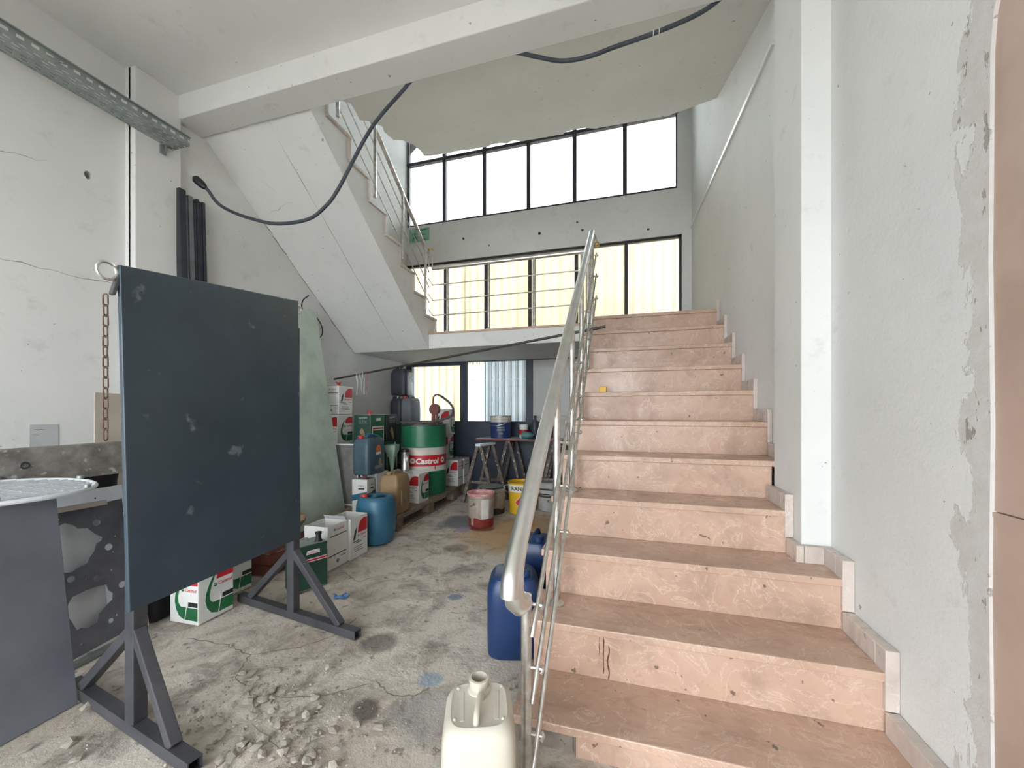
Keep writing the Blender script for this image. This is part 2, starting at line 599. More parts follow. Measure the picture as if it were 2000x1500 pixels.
def wpart(root, name, bm, mat, **k):
    """Part whose geometry was written in world coordinates; the root has no rotation."""
    bmesh.ops.translate(bm, vec=-Vector(root.location), verts=bm.verts[:])
    return obj(name, bm, mat, root, **k)


_text_cache = {}


def text_bm(txt, size, shear=0.0, bold=0.0, ext=0.0008, spacing=1.0):
    """Flat lettering as a bmesh in the XY plane, left-bottom at the origin; returns (bm, width)."""
    key = (txt, size, shear, bold, ext, spacing)
    if key not in _text_cache:
        cu = bpy.data.curves.new('lettering', 'FONT')
        cu.body = txt
        cu.size = size
        cu.shear = shear
        cu.offset = bold
        cu.extrude = ext
        cu.space_character = spacing
        cu.resolution_u = 2
        o = bpy.data.objects.new('lettering', cu)
        COL.objects.link(o)
        dg = bpy.context.evaluated_depsgraph_get()
        dg.update()
        me = bpy.data.meshes.new_from_object(o.evaluated_get(dg))
        bpy.data.objects.remove(o)
        bpy.data.curves.remove(cu)
        _text_cache[key] = me
    bm = bmesh.new()
    bm.from_mesh(_text_cache[key])
    xs = [v.co.x for v in bm.verts]
    x0 = min(xs)
    for v in bm.verts:
        v.co.x -= x0
    return bm, max(xs) - x0


def holed_plate(name, outline, holes, thick, mat, parent=None):
    """Flat plate with real cut-outs, in its local XY plane."""
    cu = bpy.data.curves.new(name, 'CURVE')
    cu.dimensions = '2D'
    cu.fill_mode = 'BOTH'
    cu.extrude = thick / 2
    for poly in [outline] + holes:
        sp = cu.splines.new('POLY')
        sp.points.add(len(poly) - 1)
        for i, (x, y) in enumerate(poly):
            sp.points[i].co = (x, y, 0, 1)
        sp.use_cyclic_u = True
    o = bpy.data.objects.new(name, cu)
    COL.objects.link(o)
    dg = bpy.context.evaluated_depsgraph_get()
    dg.update()
    me = bpy.data.meshes.new_from_object(o.evaluated_get(dg))
    bpy.data.objects.remove(o)
    bpy.data.curves.remove(cu)
    me.name = name
    me.materials.clear()
    me.materials.append(mat)
    r = bpy.data.objects.new(name, me)
    link(r, parent)
    return r


def circle(cx, cy, r, n=14, wob=0.0):
    return [(cx + r * (1 + wob * (random.random() - 0.5)) * cos(2 * pi * k / n), cy + r * (1 + wob * (random.random() - 0.5)) * sin(2 * pi * k / n)) for k in range(n)]


def ribbon(bm, pts, w, nrm):
    """Narrow strip following pts on a surface with normal nrm (cracks, seams)."""
    pts = [Vector(p) for p in pts]
    nrm = Vector(nrm)
    L = []
    R = []
    for i, p in enumerate(pts):
        d = (pts[min(i + 1, len(pts) - 1)] - pts[max(i - 1, 0)]).normalized()
        s = d.cross(nrm).normalized()
        ww = w * (0.4 + 0.9 * random.random()) * (0.3 if i in (0, len(pts) - 1) else 1)
        L.append(bm.verts.new(p + s * ww + nrm * 0.0015))
        R.append(bm.verts.new(p - s * ww + nrm * 0.0015))
    for i in range(len(pts) - 1):
        bm.faces.new((L[i], L[i + 1], R[i + 1], R[i]))


def wiggle(p0, p1, n, amp, axes):
    p0, p1 = Vector(p0), Vector(p1)
    out = []
    for i in range(n + 1):
        p = p0.lerp(p1, i / n)
        for a in axes:
            p[a] += (random.random() - 0.5) * 2 * amp
        out.append(p)
    return out


# ------------------------------------------------------------------ dimensions
XL = -3.25          # left wall
XR = 0.815          # far right wall
XRN = 0.845         # near right wall
XP = 0.737          # pillar face
YB = 5.35           # back wall
RISE, TREAD = 0.1955, 0.2553
Y1, Z1 = 1.2805, 0.099
ZL = Z1 + 10 * RISE  # landing level 2.054
XS0, XS1 = -0.356, 0.80
YLAND = 4.10


def ny(i):
    return Y1 + (i - 1) * TREAD


def nz(i):
    return Z1 + (i - 1) * RISE

# ------------------------------------------------------------------ the setting: floor
bm = B()
gx0, gx1, gy0, gy1, st = -3.30, 0.90, -0.6, 5.36, 0.03
nx_, ny_ = int((gx1 - gx0) / st), int((gy1 - gy0) / st)
grid = []
for j in range(ny_ + 1):
    row = []
    for i in range(nx_ + 1):
        x, y = gx0 + (gx1 - gx0) * i / nx_, gy0 + (gy1 - gy0) * j / ny_
        h = noise.fractal(Vector((x * 1.6, y * 1.6, 3.1)), 0.8, 2.1, 5)
        z = -0.004 + 0.004 * max(-1, min(1, h)) * 0.9
        d1 = noise.voronoi(Vector((x * 1.9 + 0.35 * h, y * 1.9, 0.3)))[0]
        e = d1[1] - d1[0]
        near = math.exp(-(((x + 1.25) / 0.75) ** 2 + ((y - 1.15) / 0.55) ** 2))
        if e < 0.06:
            z -= 0.006 * (1 - e / 0.06) * (0.15 + near)
        if near > 0.25:
            z -= 0.012 * (near - 0.25) * (0.5 + 0.8 * noise.noise(Vector((x * 6, y * 6, 1))))
        row.append(bm.verts.new((x, y, min(z, 0.0))))
    grid.append(row)
for j in range(ny_):
    for i in range(nx_):
        bm.faces.new((grid[j][i], grid[j][i + 1], grid[j + 1][i + 1], grid[j + 1][i]))
struct('floor', bm, M_FLOOR, smooth=True, angle=1.2)
bm = B()
box(bm, -3.30, 0.90, -2.6, -0.6, -0.1, -0.004)
struct('floor_entrance', bm, M_FLOOR)
bm = B()
box(bm, -14, 12, -16, 18, -0.35, -0.12)
struct('floor_yard', bm, M_GROUND)

# ------------------------------------------------------------------ walls
bm = B()
box(bm, -3.55, -3.40, -2.6, 1.83, -0.1, 5.9)
box(bm, -3.55, XL, 1.83, YB + 0.15, -0.1, 5.9)
wl = struct('wall_left', bm, M_LEFT)
bm = B()
box(bm, XL - 0.02, -3.205, 1.83, 2.12, -0.05, 3.5)
obj('pilaster', bm, M_LEFT, wl, bevel=0.006)
bm = B()
ribbon(bm, wiggle((-3.30, 0.9, 1.985), (-3.30, 1.80, 1.99), 14, 0.012, (2,)), 0.0022, (1, 0, 0))
ribbon(bm, wiggle((-3.205, 1.85, 2.0), (-3.205, 2.08, 2.03), 6, 0.012, (2,)), 0.0025, (1, 0, 0))
ribbon(bm, wiggle((-3.30, 1.2, 2.55), (-3.30, 1.45, 2.62), 6, 0.01, (2,)), 0.0016, (1, 0, 0))
ribbon(bm, wiggle((-3.30, 1.38, 3.23), (-3.30, 1.58, 3.28), 5, 0.01, (2,)), 0.004, (1, 0, 0))
obj('crack', bm, M_CRACK, wl)
lay = holed_plate('plaster_layer', [(-2.6, -0.1), (1.83, -0.1), (1.83, 5.9), (-2.6, 5.9)], [circle(1.635, 2.65, 0.024, 11, 0.5)], 0.10, M_PLASTER, wl)
lay.rotation_euler = Matrix(((0, 0, 1), (1, 0, 0), (0, 1, 0))).to_euler()
lay.location = (-3.35, 0, 0)

# right wall, near bay with the doorway cut into it (outline in Y-Z, round upper corner)
bm = B()
out = [(-2.6, -0.1), (0.25, -0.1), (0.25, 2.32), (0.98, 2.30), (1.06, 2.285), (1.13, 2.24), (1.185, 2.17), (1.21, 2.09), (1.218, 2.0), (1.223, 1.5), (1.217, 1.1), (1.222, 0.7), (1.216, 0.3), (1.22, -0.1), (2.0, -0.1), (2.0, 3.55), (-2.6, 3.55)]
a = [bm.verts.new((XRN, y, z)) for y, z in out]
b = [bm.verts.new((0.95, y, z)) for y, z in out]
bm.faces.new(a)
bm.faces.new(b[::-1])
for i in range(len(out)):
    j = (i + 1) % len(out)
    bm.faces.new((a[i], a[j], b[j], b[i]))
wr = struct('wall_right', bm, M_RNEAR)
bmesh_tmp = B()
box(bmesh_tmp, XR, 1.12, 2.29, YB + 0.15, -0.1, 5.9)
obj('far_bay', bmesh_tmp, M_RIGHT, wr)
bm = B()
box(bm, XP, 1.12, 1.97, 2.29, -0.05, 3.5)
obj('pillar', bm, M_RIGHT, wr, bevel=0.006)
bm = B()
box(bm, XRN, 1.12, -2.6, 2.3, 3.5, 5.9)
obj('upper_bay', bm, M_RIGHT, wr)
bm = B()
box(bm, 0.854, 0.90, 0.25, 1.27, 0.90, 2.36)
dr = struct('door_1', bm, M_DOOR)
bm = B()
box(bm, 0.852, 0.90, 0.25, 1.27, -0.05, 0.885)
obj('lower_panel', bm, M_DOOR, dr)
bm = B()
box(bm, 0.850, 0.90, 0.25, 1.27, 0.885, 0.897)
obj('joint_strip', bm, M_DOOR, dr)

# back wall
bm = B()
box(bm, XL, 0.70, YB, YB + 0.15, 3.39, 3.985)
box(bm, XL, 0.645, YB, YB + 0.15, 5.72, 5.9)
box(bm, 0.70, XR, YB, YB + 0.15, 2.06, 3.985)
box(bm, 0.645, XR, YB, YB + 0.15, 3.985, 5.9)
box(bm, XL, XR, YB, YB + 0.15, 2.0, 2.06)
box(bm, -0.42, XR, YB, YB + 0.15, -0.1, 2.0)
wb = struct('wall_back', bm, M_BACK)
bm = B()
box(bm, XL, 0.70, YB - 0.02, YB + 0.0, 3.385, 3.43)
obj('window_lintel_strip', bm, M_BACK, wb)
bm = B()
for x, z, r in ((-1.15, 3.63, 0.022), (-0.55, 3.60, 0.018), (-2.3, 3.70, 0.02), (-0.62, 3.72, 0.014), (0.3, 3.5, 0.016), (-1.9, 3.55, 0.012)):
    prism(bm, circle(x, z, r, 9, 0.7), lambda u, v, d: (u, YB - d, v), 0.0012)
obj('plaster_chip', bm, M_STAIN, wb)

# the workshop entrance behind the viewer, open to the sky
bm = B()
box(bm, -3.55, -3.0, -2.75, -2.6, -0.1, 5.9)
box(bm, 0.55, 1.12, -2.75, -2.6, -0.1, 5.9)
box(bm, -3.0, 0.55, -2.75, -2.6, 2.7, 5.9)
struct('wall_front', bm, M_LEFT)

# beam, ceilings, roof
bm = B()
box(bm, -3.30, 0.845, 2.10, 2.30, 3.325, 3.66)
struct('trim_1', bm, M_BEAM, bevel=0.006)
bm = B()
box(bm, -3.30, 0.845, -2.6, 2.10, 3.50, 3.66)
struct('ceiling', bm, M_CEIL)
bm = B()
box(bm, -3.55, 1.12, -2.6, YB + 0.15, 5.9, 6.05)
struct('ceiling_roof', bm, M_CEIL)


def slope_z(y):
    return 3.515 + 0.36 * (y - 2.57)


random.seed(11)
out = []
x = XR
edge = []
while x > -2.12:
    y = (3.945 + 0.135 * (x + 2.2) / 1.33 if x < -0.87 else 4.08 + 0.085 * (x + 0.87) / 1.26) + 0.012 * (random.random() - 0.5)
    for cx, w_, dp in ((-0.47, 0.15, 0.075), (-1.33, 0.09, 0.05), (-1.15, 0.05, 0.05), (-1.75, 0.1, 0.02)):
        if abs(x - cx) < w_:
            y -= dp * math.sqrt(max(0, 1 - ((x - cx) / w_) ** 2))
    if x > 0.42:
        y -= 0.24 * (x - 0.42) / 0.39
    edge.append((x, y))
    x -= 0.03
left = [(-2.16, 3.92), (-2.11, 3.75), (-2.08, 3.55), (-2.10, 3.38), (-2.17, 3.33), (-2.13, 3.12), (-2.07, 3.0), (-2.10, 2.85), (-2.15, 2.80), (-2.06, 2.62), (-2.02, 2.52), (-2.06, 2.40), (-2.05, 2.30)]
out = edge + left + [(XR, 2.30)]
bm = B()
bot = [bm.verts.new((x, y, slope_z(y))) for x, y in out]
top = [bm.verts.new((x, y, slope_z(y) + 0.035)) for x, y in out]
bm.faces.new(bot)
bm.faces.new(top[::-1])
for i in range(len(out)):
    j = (i + 1) % len(out)
    bm.faces.new((bot[i], bot[j], top[j], top[i]))
struct('ceiling_slope', bm, M_SLOPE)

# conduit strip on the far right wall
bm = B()
bar(bm, (XR - 0.008, 5.34, 3.46), (XR - 0.008, 2.52, 3.225), 0.016, 0.03)
struct('trim_2', bm, M_FRAMEW)

# ------------------------------------------------------------------ windows
MULL = [-3.25, -2.62, -1.975, -1.31, -0.66, 0.005, 0.66]


def window(name, xs, z0, z1, mat, fw, y=YB + 0.03, transom=None, top_extra=None, frame=0.03):
    bm = B()
    x0, x1 = xs[0], xs[-1]
    box(bm, x0, x1, y - 0.02, y + 0.03, z0, z0 + frame)
    box(bm, x0, x1, y - 0.02, y + 0.03, z1 - frame, z1)
    box(bm, x0, x0 + frame, y - 0.02, y + 0.03, z0, z1)
    box(bm, x1 - frame, x1, y - 0.02, y + 0.03, z0, z1)
    w = struct(name, bm, mat)
    for xm in xs[1:-1]:
        bm = B()
        box(bm, xm - fw / 2, xm + fw / 2, y - 0.025, y + 0.035, z0, z1)
        obj('mullion', bm, mat, w)
    if transom:
        bm = B()
        box(bm, x0, x1, y - 0.03, y + 0.03, transom - 0.02, transom + 0.025)
        obj('transom', bm, mat, w)
    for i in range(len(xs) - 1):
        zz = [(z0, transom or z1)] + ([(transom, z1)] if transom else [])
        for a, b in zz:
            bm = B()
            box(bm, xs[i] + 0.01, xs[i + 1] - 0.01, y + 0.002, y + 0.006, a + 0.01, b - 0.01)
            obj('pane', bm, M_PANE, w)
    return w


window('window_2', [-3.25, -2.60, -1.95, -1.29, -0.635, 0.02, 0.70], 2.04, 3.39, M_DARKFR, 0.045)
window('window_3', MULL, 3.985, 5.72, M_DARKFR, 0.055, transom=4.955)

# under the landing: navy metal shop-front with three windows and a closed plinth
bm = B()
FY0, FY1 = YB - 0.02, YB + 0.05
box(bm, XL, -0.42, FY0, FY1, 1.86, 2.0)
box(bm, XL, -3.15, FY0, FY1, 0.99, 1.86)
box(bm, -2.345, -2.245, FY0, FY1, 0.99, 1.86)
box(bm, -1.345, -1.245, FY0, FY1, 0.99, 1.86)
box(bm, -0.50, -0.42, FY0, FY1, 0.99, 1.86)
box(bm, -3.15, -2.345, FY0, FY1, 1.82, 1.86)
w1 = struct('window_1', bm, M_NAVYFR)
bm = B()
box(bm, XL, -0.42, FY0 - 0.01, FY1, -0.05, 0.99)
obj('plinth_panel', bm, M_NAVYFR, w1)
for a, b, z1, mt in ((-3.15, -2.345, 1.82, M_PANE), (-2.245, -1.345, 1.86, M_PANE), (-1.245, -0.50, 1.86, M_FROST)):
    bm = B()
    box(bm, a, b, YB + 0.012, YB + 0.016, 0.99, z1)
    obj('pane', bm, mt, w1)
# vertical blind-like bars outside the middle window
for k in range(9):
    bm = B()
    xx = -2.245 + 0.1 * (k + 0.55)
    box(bm, xx - 0.004, xx + 0.004, YB + 0.10, YB + 0.11, 0.95, 1.9)
    obj('grille_bar', bm, M_PROFL, w1)
bm = B()
box(bm, -2.25, -1.34, YB + 0.098, YB + 0.112, 1.60, 1.607)
obj('grille_rail', bm, M_FRAMEW, w1)

# fence of ribbed sheets in the yard behind
FX0, FX1, FYY = -8.0, 5.0, 7.2


def ribbed(x0, x1, y, z0, z1, pitch=0.165, depth=0.03):
    bm = B()
    prof = []
    x = x0
    while x < x1 - 1e-6:
        for fx, fd in ((0.0, 0), (0.30, 0), (0.40, -depth), (0.56, -depth), (0.66, 0)):
            if x + fx * pitch <= x1:
                prof.append((x + fx * pitch, y + fd))
        x += pitch
    prof.append((x1, y))
    a = [bm.verts.new((px, py, z0)) for px, py in prof]
    b = [bm.verts.new((px, py, z1)) for px, py in prof]
    for i in range(len(prof) - 1):
        bm.faces.new((a[i], a[i + 1], b[i + 1], b[i]))
    return bm


fence = thing('sheet_fence', 'cream ribbed sheet fence standing behind the windows', 'fence', (-1.5, FYY, -0.12))
k = 0
x = FX0
while x < FX1 - 0.1:
    x2 = min(x + 0.99, FX1)
    wpart(fence, 'sheet', ribbed(x, x2, FYY - 0.004 * (k % 2), 2.05 + 0.0, 4.45 + 0.05 * random.random()), M_FENCE)
    if not (x < -2.7 < x2):
        wpart(fence, 'sheet', ribbed(x, x2, FYY - 0.03 - 0.004 * (k % 2), -0.1, 2.12), M_FENCE)
    else:
        wpart(fence, 'sheet', ribbed(x, -3.02, FYY - 0.03, -0.1, 2.12), M_FENCE)
    x += 0.99
    k += 1
for xp in (-7.0, -5.0, -3.06, -0.6, 1.5, 3.5):
    bm = B()
    box(bm, xp - 0.03, xp + 0.03, FYY + 0.01, FYY + 0.07, -0.12, 4.45)
    wpart(fence, 'post', bm, M_DKMETAL)
sh = thing('sheet_screen', 'bluish white ribbed sheet screen outside the middle window under the landing', 'screen', (-1.6, 6.4, -0.12))
wpart(sh, 'sheet', ribbed(-2.36, -1.75, 6.40, -0.1, 2.3, 0.12, 0.02), M_SHEETW)
wpart(sh, 'sheet', ribbed(-1.76, -0.9, 6.405, -0.1, 2.3, 0.12, 0.02), M_SHEETW)
for xp in (-2.3, -1.75, -0.95):
    bm = B()
    box(bm, xp - 0.02, xp + 0.02, 6.42, 6.46, -0.12, 2.3)
    wpart(sh, 'post', bm, M_DKMETAL)

# ------------------------------------------------------------------ landing and stairs
bm = B()
box(bm, XL, -0.36, YLAND, YB + 0.02, 1.87, ZL - 0.022)
box(bm, -0.36, XR, ny(11) + 0.02, YB + 0.02, 1.87, ZL - 0.022)
fl = struct('floor_landing', bm, M_STRINGER)
bm = B()
box(bm, -2.21, -0.36, YLAND - 0.015, YB - 0.03, ZL - 0.022, ZL)
obj('marble_slab', bm, M_TREAD, fl, bevel=0.003)
bm = B()
box(bm, XL, -2.21, YLAND + 0.15, YB - 0.03, ZL - 0.022, ZL)
obj('marble_slab', bm, M_TREAD, fl, bevel=0.003)

st1 = thing('staircase', 'flight of pinkish beige marble stairs climbing along the right wall', 'staircase', (0.22, Y1, 0.0))
# concrete body under the treads
bm = B()
prof = [(Y1 + 0.03, -0.02)]
for i in range(1, 12):
    prof.append((ny(i) + 0.03, (nz(i - 1) if i > 1 else -0.02) - 0.03 if i > 1 else -0.02))
    prof.append((ny(i) + 0.03, nz(i) - 0.03))
prof.append((ny(11) + 0.25, nz(11) - 0.03))
prof.append((ny(11) + 0.25, 1.87))
prof.append((ny(1) + 1.0, -0.02))
cl = []
for q in prof:
    if not cl or (abs(q[0] - cl[-1][0]) + abs(q[1] - cl[-1][1])) > 1e-5:
        cl.append(q)
a = [bm.verts.new((XS0 + 0.03, y, z)) for y, z in cl]
b = [bm.verts.new((0.70, y, z)) for y, z in cl]
bm.faces.new(a)
bm.faces.new(b[::-1])
for i in range(len(cl)):
    j = (i + 1) % len(cl)
    bm.faces.new((a[i], a[j], b[j], b[i]))
wpart(st1, 'stair_slab', bm, M_CONC)
for i in range(1, 12):
    xe = 0.842 if i < 3 else (0.735 if i in (4, 5) else 0.812)
    y2 = ny(i + 1) + 0.028 if i < 11 else YB - 0.03
    bm = B()
    if i == 3:      # notched around the pillar
        pl = [(XS0 - 0.02, ny(3)), (0.842, ny(3)), (0.842, 1.967), (0.735, 1.967), (0.735, y2), (XS0 - 0.02, y2)]
        a = [bm.verts.new((x, y, nz(3))) for x, y in pl]
        b = [bm.verts.new((x, y, nz(3) - 0.03)) for x, y in pl]
        bm.faces.new(a)
        bm.faces.new(b[::-1])
        for q in range(6):
            bm.faces.new((a[(q + 1) % 6], a[q], b[q], b[(q + 1) % 6]))
    elif i == 5:
        pl = [(XS0 - 0.02, ny(5)), (0.735, ny(5)), (0.735, 2.292), (0.812, 2.292), (0.812, y2), (XS0 - 0.02, y2)]
        a = [bm.verts.new((x, y, nz(5))) for x, y in pl]
        b = [bm.verts.new((x, y, nz(5) - 0.03)) for x, y in pl]
        bm.faces.new(a)
        bm.faces.new(b[::-1])
        for q in range(6):
            bm.faces.new((a[(q + 1) % 6], a[q], b[q], b[(q + 1) % 6]))
    else:
        box(bm, XS0 - 0.02, xe, ny(i), y2, nz(i) - 0.03, nz(i))
    wpart(st1, 'tread', bm, M_TREAD, bevel=0.004)
    zb = nz(i - 1) if i > 1 else -0.02
    xr = 0.842 if i < 4 else (0.735 if i in (4, 5) else 0.812)
    if i == 1:
        bm = B()
        box(bm, -0.155, xr, ny(1) + 0.012, ny(1) + 0.032, zb, nz(1) - 0.03)
        wpart(st1, 'riser', bm, M_RISER, bevel=0.002)
        bm = B()
        box(bm, XS0, -0.165, ny(1) + 0.022, ny(1) + 0.036, zb, nz(1) - 0.03)
        wpart(st1, 'riser_core', bm, M_CONC)
    else:
        bm = B()
        box(bm, XS0, xr, ny(i) + 0.012, ny(i) + 0.032, zb, nz(i) - 0.03)
        wpart(st1, 'riser', bm, M_RISER, bevel=0.002)
# stepped skirting along the wall
SK = 0.075
for i in range(1, 12):
    if i < 3:
        xa, xb = 0.805, XRN - 0.001
    elif i in (3, 4):
        xa, xb = XP - 0.036, XP - 0.001
    else:
        xa, xb = 0.790, XR - 0.001
    zb = nz(i - 1) if i > 1 else 0.0
    if i in (1, 2, 3, 4) or i >= 6:
        x0_, x1_ = (0.805, XRN - 0.001) if i <= 3 else (xa, xb)
        bm = B()
        box(bm, x0_, x1_, ny(i) - 0.004, ny(i) + 0.05, zb + (0.075 if i > 1 else 0) - 0.0, nz(i) + SK)
        if not (i == 4):
            wpart(st1, 'skirting', bm, M_SKIRT, bevel=0.003)
        else:
            wpart(st1, 'skirting', bm, M_SKIRT, bevel=0.003)
    if i < 11:
        if i == 3:
            segs = [(0.805, XRN - 0.001, ny(3) + 0.05, 1.935), (XP, XRN, 1.937, 1.968), (XP - 0.03, XP - 0.001, 1.937, ny(4))]
        elif i == 4:
            segs = [(xa, xb, ny(4) + 0.05, 2.29)]
        elif i == 5:
            segs = [(xa, xb, 2.32, ny(6))]
        else:
            segs = [(xa, xb, ny(i) + 0.05, ny(i + 1))]
        for x0_, x1_, ya, yb in segs:
            bm = B()
            box(bm, x0_, x1_, ya, yb, nz(i), nz(i) + SK - 0.002)
            wpart(st1, 'skirting', bm, M_SKIRT, bevel=0.003)

# upper flight coming back over the left wall
NX = -2.20


def uy(j):
    return 4.25 - TREAD * (j - 1)


def uz(j):
    return ZL + RISE * j


st2 = thing('staircase', 'upper stair flight with grey plaster underside hanging above the oil tins', 'staircase', (-2.7, 4.1, 1.87))
prof = [(4.25, 1.87), (4.25, ZL)]
for j in range(1, 9):
    prof.append((uy(j), uz(j) - 0.025))
    if j < 8:
        prof.append((uy(j + 1), uz(j) - 0.025))
prof += [(2.30, uz(8) - 0.025), (2.30, 3.35), (4.10, 1.862)]
bm = B()
a = [bm.verts.new((XL + 0.001, y, z)) for y, z in prof]
b = [bm.verts.new((NX, y, z)) for y, z in prof]
bm.faces.new(a)
bm.faces.new(b[::-1])
n_ = len(prof)
for i in range(n_):
    j = (i + 1) % n_
    bm.faces.new((a[i], a[j], b[j], b[i]))
bm.faces.ensure_lookup_table()
body = wpart(st2, 'stair_slab', bm, M_PLASTER)
for j in range(1, 9):
    bm = B()
    yb = uy(j + 1) + 0.0 if j < 8 else 2.31
    box(bm, XL + 0.002, NX + 0.02, yb, uy(j) + 0.02, uz(j) - 0.025, uz(j))
    wpart(st2, 'tread', bm, M_SKIRT, bevel=0.003)
    bm = B()
    box(bm, XL + 0.002, NX + 0.015, uy(j) - 0.005, uy(j) + 0.015, uz(j - 1), uz(j) - 0.025)
    wpart(st2, 'riser', bm, M_SKIRT)
bm = B()
sn = Vector((0, -(1.862 - 3.35), -(4.10 - 2.30))).normalized()
if sn.z > 0:
    sn = -sn


def soff(x, t):
    return Vector((x, 4.10 + (2.30 - 4.10) * t, 1.862 + (3.35 - 1.862) * t))


random.seed(5)
ribbon(bm, [soff(-2.60 + 0.01 * (random.random() - 0.5), t / 16) for t in range(1, 16)], 0.003, sn)
ribbon(bm, [soff(-3.24 + 0.006 * random.random(), t / 30) for t in range(0, 22)], 0.008, sn)
ribbon(bm, [soff(-3.2 + 0.05 * k, 0.72 + 0.012 * (random.random() - 0.5) + 0.004 * k) for k in range(9)], 0.004, sn)
ribbon(bm, [soff(-2.98 + 0.03 * k, 0.84 - 0.02 * k) for k in range(4)], 0.003, sn)
wpart(st2, 'crack', bm, M_CRACK)

# ------------------------------------------------------------------ railings
RX = -0.285
r1 = thing('stair_railing', 'stainless steel railing with thick top tube on the marble stairs', 'railing', (RX, 1.14, 0.0))


def rz_(y):
    return 0.72 + (y - 1.092) * 0.806


top = [(RX - 0.02, 1.045, 0.585), (RX - 0.02, 1.035, 0.625), (RX - 0.02, 1.045, 0.668), (RX - 0.02, 1.085, rz_(1.085))]
path = smooth_path(top, 5)
path += [Vector((RX - 0.02 + 0.015 * k / 10, 1.092 + (3.66 - 1.092) * k / 10, rz_(1.092 + (3.66 - 1.092) * k / 10))) for k in range(1, 11)]
bm = B()
tube(bm, path[5:], 0.028, 16)
wpart(r1, 'top_rail', bm, M_STEEL, smooth=True)
bm = B()
tube(bm, [Vector((RX - 0.02, 1.128, rz_(1.128) - 0.005)), Vector((RX - 0.02, 1.092, rz_(1.092) - 0.006)), Vector((RX - 0.018, 1.062, 0.68)), Vector((RX - 0.015, 1.05, 0.64)), Vector((RX - 0.012, 1.058, 0.60)), Vector((RX - 0.008, 1.085, 0.578)), Vector((RX - 0.004, 1.115, 0.578))], 0.0295, 16)
wpart(r1, 'rail_elbow', bm, M_STEEL, smooth=True)
POSTS = [(1.14, 0.0), (1.69, nz(2)), (2.20, nz(4)), (2.71, nz(6)), (3.22, nz(8)), (3.62, nz(10))]
for y, z in POSTS:
    bm = B()
    zt = rz_(y) - 0.02
    if y < 1.2:
        zt = 0.585
    tube(bm, [(RX, y, z), (RX, y, zt)], 0.0165, 12)
    pst = wpart(r1, 'post', bm, M_STEELD, smooth=True)
    if y > 1.2:
        bm = B()
        lathe(bm, [(0.034, z), (0.034, z + 0.008), (0.02, z + 0.022), (0.0165, z + 0.024)], 16, (RX, y, 0))
        wpart(r1, 'post_base', bm, M_STEELD, smooth=True).parent = pst
for off in (0.20, 0.39, 0.59):
    bm = B()
    y0, y1 = 1.085, 3.66
    xx = RX + 0.035
    tube(bm, [(xx - 0.004, y0, rz_(y0) - off - 0.022), (xx, y0 + 0.02, rz_(y0 + 0.02) - off), (xx, y1, rz_(y1) - off)], 0.008, 10)
    rod = wpart(r1, 'rod', bm, M_STEELD, smooth=True)
    for y, z in POSTS:
        bm = B()
        zz = rz_(y) - off
        tube(bm, [(RX, y, zz), (xx + 0.014, y, zz)], 0.006, 8)
        tube(bm, [(xx + 0.012, y - 0.008, zz - 0.010), (xx + 0.018, y, zz), (xx + 0.012, y + 0.008, zz + 0.004)], 0.0055, 8)
        wpart(r1, 'rod_clip', bm, M_STEELD, smooth=True).parent = rod
# top end drops to a brass knob
bm = B()
tube(bm, smooth_path([(RX, 3.66, rz_(3.66)), (RX + 0.02, 3.72, rz_(3.66) - 0.03), (RX + 0.03, 3.74, 2.72)], 4), 0.014, 10)
wpart(r1, 'end_bend', bm, M_STEELD, smooth=True)
bm = B()
bmesh.ops.create_icosphere(bm, subdivisions=2, radius=0.026, matrix=Matrix.Translation((RX + 0.035, 3.74, 2.71)))
wpart(r1, 'knob', bm, M_BRASS, smooth=True)

r2 = thing('landing_railing', 'stainless steel railing along the edge of the landing', 'railing', (-1.3, YLAND + 0.02, ZL))
LY = YLAND + 0.03
bm = B()
tube(bm, [(-2.17, LY, 2.815), (-0.40, LY, 2.815)], 0.024, 14)
wpart(r2, 'top_rail', bm, M_STEEL, smooth=True)
for x in (-1.977, -1.467, -0.945, -0.43):
    bm = B()
    tube(bm, [(x, LY, ZL), (x, LY, 2.80)], 0.017, 12)
    pst = wpart(r2, 'post', bm, M_STEELD, smooth=True)
    bm = B()
    lathe(bm, [(0.033, ZL), (0.033, ZL + 0.008), (0.017, ZL + 0.02)], 14, (x, LY, 0))
    wpart(r2, 'post_base', bm, M_STEELD, smooth=True).parent = pst
for z in (2.255, 2.43, 2.61):
    bm = B()
    tube(bm, smooth_path([(-2.19, LY - 0.06, z + 0.07), (-2.16, LY - 0.03, z + 0.015), (-2.10, LY - 0.022, z), (-1.5, LY - 0.022, z), (-0.41, LY - 0.022, z)], 5), 0.0065, 8)
    wpart(r2, 'rod', bm, M_STEELD, smooth=True)

r3 = thing('stair_railing', 'stainless steel railing with thin sloping rods on the upper flight', 'railing', (NX, 4.0, uz(1)))
UX = NX + 0.0
UP = [(4.0, 2), (3.52, 4), (3.06, 6), (2.58, 8)]


def ruz(y):
    return 3.02 + (4.0 - y) * 0.775


